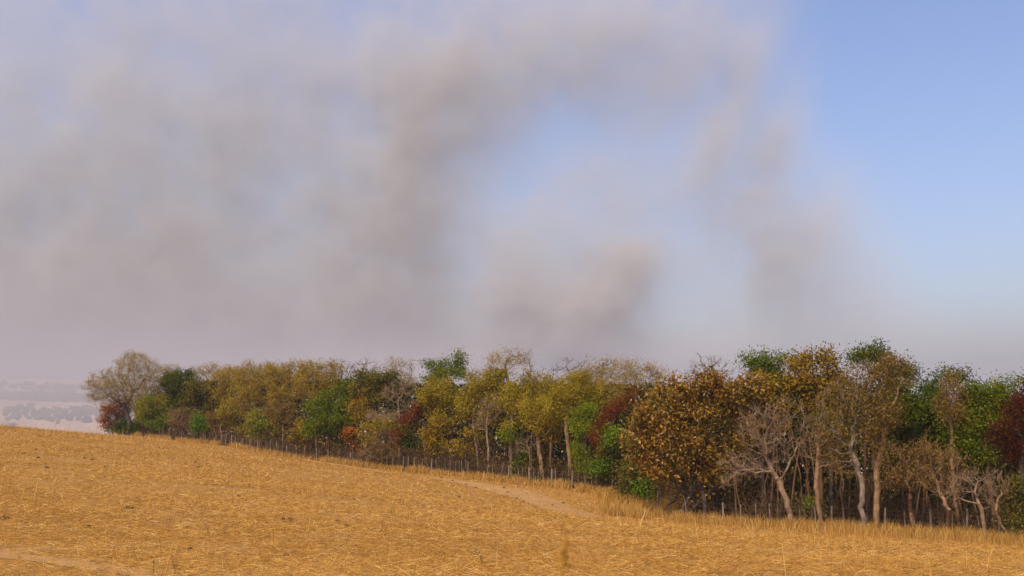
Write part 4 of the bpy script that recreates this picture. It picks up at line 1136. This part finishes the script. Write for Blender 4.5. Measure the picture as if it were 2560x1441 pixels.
def build_weeds():
    m = straw_material("dry_stem", [(0, (0.20, 0.11, 0.03)), (1, (0.34, 0.19, 0.05))], 0.2)
    blur = straw_material("ochre_stem", [(0, (0.42, 0.215, 0.032)), (1, (0.55, 0.31, 0.05))], 0.3)
    def weed(name, label, u, v, h, n, spread, r, seed, cat="weed", mat=m):
        g = np.random.default_rng(seed)
        p = hit(u, v); root = empty(name, tuple(p)); tag(root, label, cat)
        for i in range(n):
            pts = np.zeros((7, 3)); t = np.linspace(0, 1, 7)
            d = g.normal(0, spread, 2)
            pts[:, 0] = d[0] * t ** 1.4 * h; pts[:, 1] = d[1] * t ** 1.4 * h; pts[:, 2] = t * h * g.uniform(0.7, 1)
            rr = r * (1.1 - 0.75 * t)
            V, F = tubes(pts[:-1], pts[1:], rr[:-1], rr[1:], 5)
            k = 10; q = g.integers(2, 7, k); lp = pts[q] + g.normal(0, 0.01, (k, 3))
            st = link("stem", mesh_np("stem", V, F, mat), root)
            V2, F2 = leaf_quads(lp, 0.07, 0.18, g, droop=-0.6)
            tag(link("leaves", mesh_np("leaves", V2, F2, mat), st), kind="stuff")
    weed("dry_weed", "dark upright dry weed with three stems at the bottom edge, left of centre", 437, 1439, 0.50, 3, 0.22, 0.006, 11)
    weed("dry_weed", "thin dark pair of dry stems at the bottom edge, left of the three stemmed weed", 383, 1441, 0.36, 2, 0.10, 0.006, 12)
    weed("dry_weed", "small leaning dry weed standing alone in the middle of the straw", 556, 1345, 0.36, 2, 0.35, 0.006, 13)
    weed("dry_weed", "reddish dry weed in front of the dirt track", 955, 1330, 0.45, 2, 0.15, 0.006, 14)
    weed("dry_weed", "spiky little weed with bent stems on the right side of the field", 1205, 1410, 0.30, 3, 0.3, 0.005, 15)
    # tall seed stem close to the lens, out of focus
    g = np.random.default_rng(9)
    yb = 0.95; top = P(1424, 1298, yb); mid = P(1412, 1370, yb); low = P(1400, 1441, yb)
    base = np.array([low[0] - 0.012, yb, g1(low[0], yb)])
    root = empty("grass_stem", tuple(base)); tag(root, "tall blurred ochre grass stem close to the camera at the bottom edge", "grass stem")
    pts = np.array([base, base + (low - base) * 0.5 + np.array([0.004, 0, 0]), low, mid, top]) - base
    t = np.linspace(0, 4, 33); q = np.stack([np.interp(t, range(5), pts[:, i]) for i in range(3)], 1)
    for _ in range(4): q[1:-1] = (q[:-2] + 2 * q[1:-1] + q[2:]) / 4
    r = np.linspace(0.0024, 0.0010, len(q))
    V, F = tubes(q[:-1], q[1:], r[:-1], r[1:], 6)
    link("stem", mesh_np("stem", V, F, blur, True), root)
    for fr, to, n in ((0.60, 0.67, 22), (0.67, 0.78, 12), (0.86, 0.94, 12)):
        k = g.uniform(fr, to, n) * (len(q) - 1)
        lp = np.stack([np.interp(k, range(len(q)), q[:, i]) for i in range(3)], 1) + g.normal(0, 0.0022, (n, 3))
        V, F = leaf_quads(lp, 0.008, 0.35, g, droop=-0.8)
        tag(link("seed_head", mesh_np("seed_head", V, F, blur), root), kind="stuff")


def build_birds():
    m, S = new_mat("dark_feathers"); surface(S, (0.03, 0.028, 0.026), 0.8)
    def bird(u, v, Y, span, rz, roll, label):
        root = empty("bird", tuple(P(u, v, Y))); tag(root, label, "bird", None)
        prof = [(-0.30, .015), (-.2, .05), (-.05, .085), (.1, .075), (.2, .05), (.27, .05), (.33, .02), (.38, .004)]
        V, F = [], []
        for (y, r) in prof: V += [(r * math.cos(t), y, r * 0.85 * math.sin(t)) for t in np.arange(8) * math.pi / 4]
        F = [(i * 8 + j, i * 8 + (j + 1) % 8, (i + 1) * 8 + (j + 1) % 8, (i + 1) * 8 + j) for i in range(len(prof) - 1) for j in range(8)]
        me = bpy.data.meshes.new("body"); me.from_pydata(V, [], F); me.materials.append(m); me.update()
        link("body", me, root)
        for sgn in (-1, 1):
            W = [(0.05 * sgn, .14, .03), (.45 * sgn, .2, .12), (.95 * sgn, .02, .06), (.98 * sgn, -.04, .05), (.5 * sgn, -.06, .10), (.05 * sgn, -.12, .03)]
            W = W + [(a, b, c - 0.018) for a, b, c in W]
            Fw = [(0, 1, 4, 5), (1, 2, 3, 4), (11, 10, 7, 6), (10, 9, 8, 7)] + [(i, (i + 1) % 6, 6 + (i + 1) % 6, 6 + i) for i in range(6)]
            me = bpy.data.meshes.new("wing"); me.from_pydata(W, [], Fw); me.materials.append(m); me.update(); link("wing", me, root)
        me = bpy.data.meshes.new("tail"); me.from_pydata([(-.04, -.25, .01), (.04, -.25, .01), (.09, -.46, .01), (-.09, -.46, .01), (-.04, -.25, -.006), (.04, -.25, -.006), (.09, -.46, -.006), (-.09, -.46, -.006)], [],
                         [(0, 1, 2, 3), (7, 6, 5, 4), (0, 4, 5, 1), (1, 5, 6, 2), (2, 6, 7, 3), (3, 7, 4, 0)]); me.materials.append(m); me.update(); link("tail", me, root)
        root.scale = (span, span, span); root.rotation_euler = (0, roll, rz)
    bird(805, 231, 420, 0.42, 0.4, 0.25, "tiny dark bird high in the smoke, left of centre")
    bird(594, 383, 420, 0.44, 1.2, 0.05, "tiny dark bird lower left of the other one, level winged in the smoke")


def build_dead_branches():
    def branch(label, pts, r0, r1, bark, forks=()):
        base = pts[0]; root = empty("dead_branch", tuple(base)); tag(root, label, "branch")
        t = np.linspace(0, len(pts) - 1, 14); q = np.stack([np.interp(t, range(len(pts)), np.array(pts)[:, i]) for i in range(3)], 1) - base
        q[1:-1] += RNG.normal(0, 0.02, (12, 3)); r = np.linspace(r0, r1, 14)
        par = np.arange(-1, 13)
        V, F = smooth_tubes(q, par, r, np.ones(14, bool), 6, None)
        st = link("stem", mesh_np("stem", V, F, BARK[bark], True), root)
        for k, (dx, dz) in forks:
            a = q[k]; b = a + np.array([dx, -0.1, dz])
            V, F = tubes(a[None], b[None], np.array([r[k] * .6]), np.array([0.008]), 5)
            link("side_branch", mesh_np("side_branch", V, F, BARK[bark]), root)
    def gp(u, v, Y, lift=0.0):
        p = P(u, v, Y); p[2] += lift; return p
    Y = fy(1720) - 2.2
    g0 = P(1716, 1325, Y); g0[2] = g1(g0[0], Y)
    branch("pale bare stick leaning upright before the big brown tree's dark trunks", [g0, P(1717, 1280, Y), P(1709, 1240, Y)], 0.05, 0.02, 'pale')
    Y = fy(1680) + 0.4
    a = P(1655, 1276, Y); a[2] = g1(a[0], Y) + 0.05
    branch("dark fallen branch propped in the grass left of the big brown tree's trunks", [a, P(1672, 1262, Y), P(1690, 1252, Y + 0.5)], 0.09, 0.05, 'dark')
    Y = fy(2090) - 3.2
    b = P(2072, 1346, Y); b[2] = g1(b[0], Y) + 0.02
    branch("small dark crooked branch lying in the dry grass before the grey wavy trunk", [b, P(2070, 1338, Y), P(2060, 1333, Y)], 0.03, 0.012, 'dark', ((5, (0.05, 0.25)), (9, (-0.12, 0.15))))
    Y = fy(1740) - 2.4
    c = P(1757, 1318, Y); c[2] = g1(c[0], Y) + 0.04
    branch("thin pale twig lying at the foot of the big brown tree", [c, P(1745, 1309, Y), P(1728, 1296, Y)], 0.022, 0.012, 'pale')


build_clods()
build_dead_branches()
build_weeds()
build_birds()
# ------------------------------------------------------------------ hazy air
def build_haze():
    s, z0, z1 = 6000.0, -190.0, 125.0
    V = [(-s, -s, z0), (s, -s, z0), (s, s, z0), (-s, s, z0), (-s, -s, z1), (s, -s, z1), (s, s, z1), (-s, s, z1)]
    F = [(3, 2, 1, 0), (4, 5, 6, 7), (0, 1, 5, 4), (1, 2, 6, 5), (2, 3, 7, 6), (3, 0, 4, 7)]
    m, S = new_mat("haze")
    pv = S.n("ShaderNodeVolumePrincipled", {"Color": (0.60, 0.66, 0.82, 1), "Density": 0.00014, "Anisotropy": 0.0})
    o = S.n("ShaderNodeOutputMaterial"); S.link(pv.outputs[0], o.inputs["Volume"])
    me = bpy.data.meshes.new("haze"); me.from_pydata(V, [], F); me.materials.append(m); me.update()
    tag(link("haze", me), "pale smoky haze in the air", None, kind="stuff")



def build_valley_smoke():
    """smoke that has settled over the valley behind the crest: thick and low, thinning out upwards and towards the field"""
    lo, hi = (-5200.0, 330.0, -185.0), (5200.0, 5850.0, 260.0)
    ng = bpy.data.node_groups.new("valley_smoke_density", 'GeometryNodeTree')
    ng.interface.new_socket("Geometry", in_out='OUTPUT', socket_type='NodeSocketGeometry')
    T = NT(ng)
    sp = T.n("ShaderNodeSeparateXYZ", {0: T.n("GeometryNodeInputPosition").outputs[0]})
    X, Y, Z = sp.outputs
    def mr(v, a, b, smooth=True): return T.n("ShaderNodeMapRange", {0: v, 1: a, 2: b, 3: 0.0, 4: 1.0}, interpolation_type='SMOOTHSTEP').outputs[0]
    d = T.m('MULTIPLY', mr(Y, 360.0, 1500.0), mr(Y, 5840.0, 5300.0))
    d = T.m('MULTIPLY', d, mr(Z, 250.0, -60.0))
    d = T.m('MULTIPLY', d, T.m('MULTIPLY', mr(X, -5190.0, -4700.0), mr(X, 5190.0, 4700.0)))
    d = T.m('MULTIPLY', d, T.m('MULTIPLY_ADD', mr(X, 150.0, -900.0), 0.96, 0.04))
    nz = T.n("ShaderNodeTexNoise", {"Vector": T.n("GeometryNodeInputPosition").outputs[0], "Scale": 1 / 900, "Detail": 3.0}).outputs[0]
    d = T.m('MULTIPLY', d, T.m('MULTIPLY_ADD', nz, 1.2, 0.4))
    vc = T.n("GeometryNodeVolumeCube", {"Density": d, "Background": 0.0, "Min": lo, "Max": hi, "Resolution X": 90, "Resolution Y": 50, "Resolution Z": 18})
    m, S = new_mat("valley_smoke")
    pv = S.n("ShaderNodeVolumePrincipled", {"Color": (0.47, 0.475, 0.48, 1), "Density": VALLEY_DENSITY, "Anisotropy": 0.0})
    pv.inputs["Density Attribute"].default_value = "density"
    out = S.n("ShaderNodeOutputMaterial"); S.link(pv.outputs[0], out.inputs["Volume"])
    sm = T.n("GeometryNodeSetMaterial", {"Geometry": vc.outputs[0], "Material": m})
    go = T.n("NodeGroupOutput"); T.link(sm.outputs[0], go.inputs[0])
    me = bpy.data.meshes.new("valley_smoke"); me.materials.append(m)
    o = link("valley_smoke", me)
    md = o.modifiers.new("density", 'NODES'); md.node_group = ng
    tag(o, "pale smoke that has settled over the far valley", "smoke", kind="stuff")


VALLEY_DENSITY = 0.0012
build_haze()
build_valley_smoke()
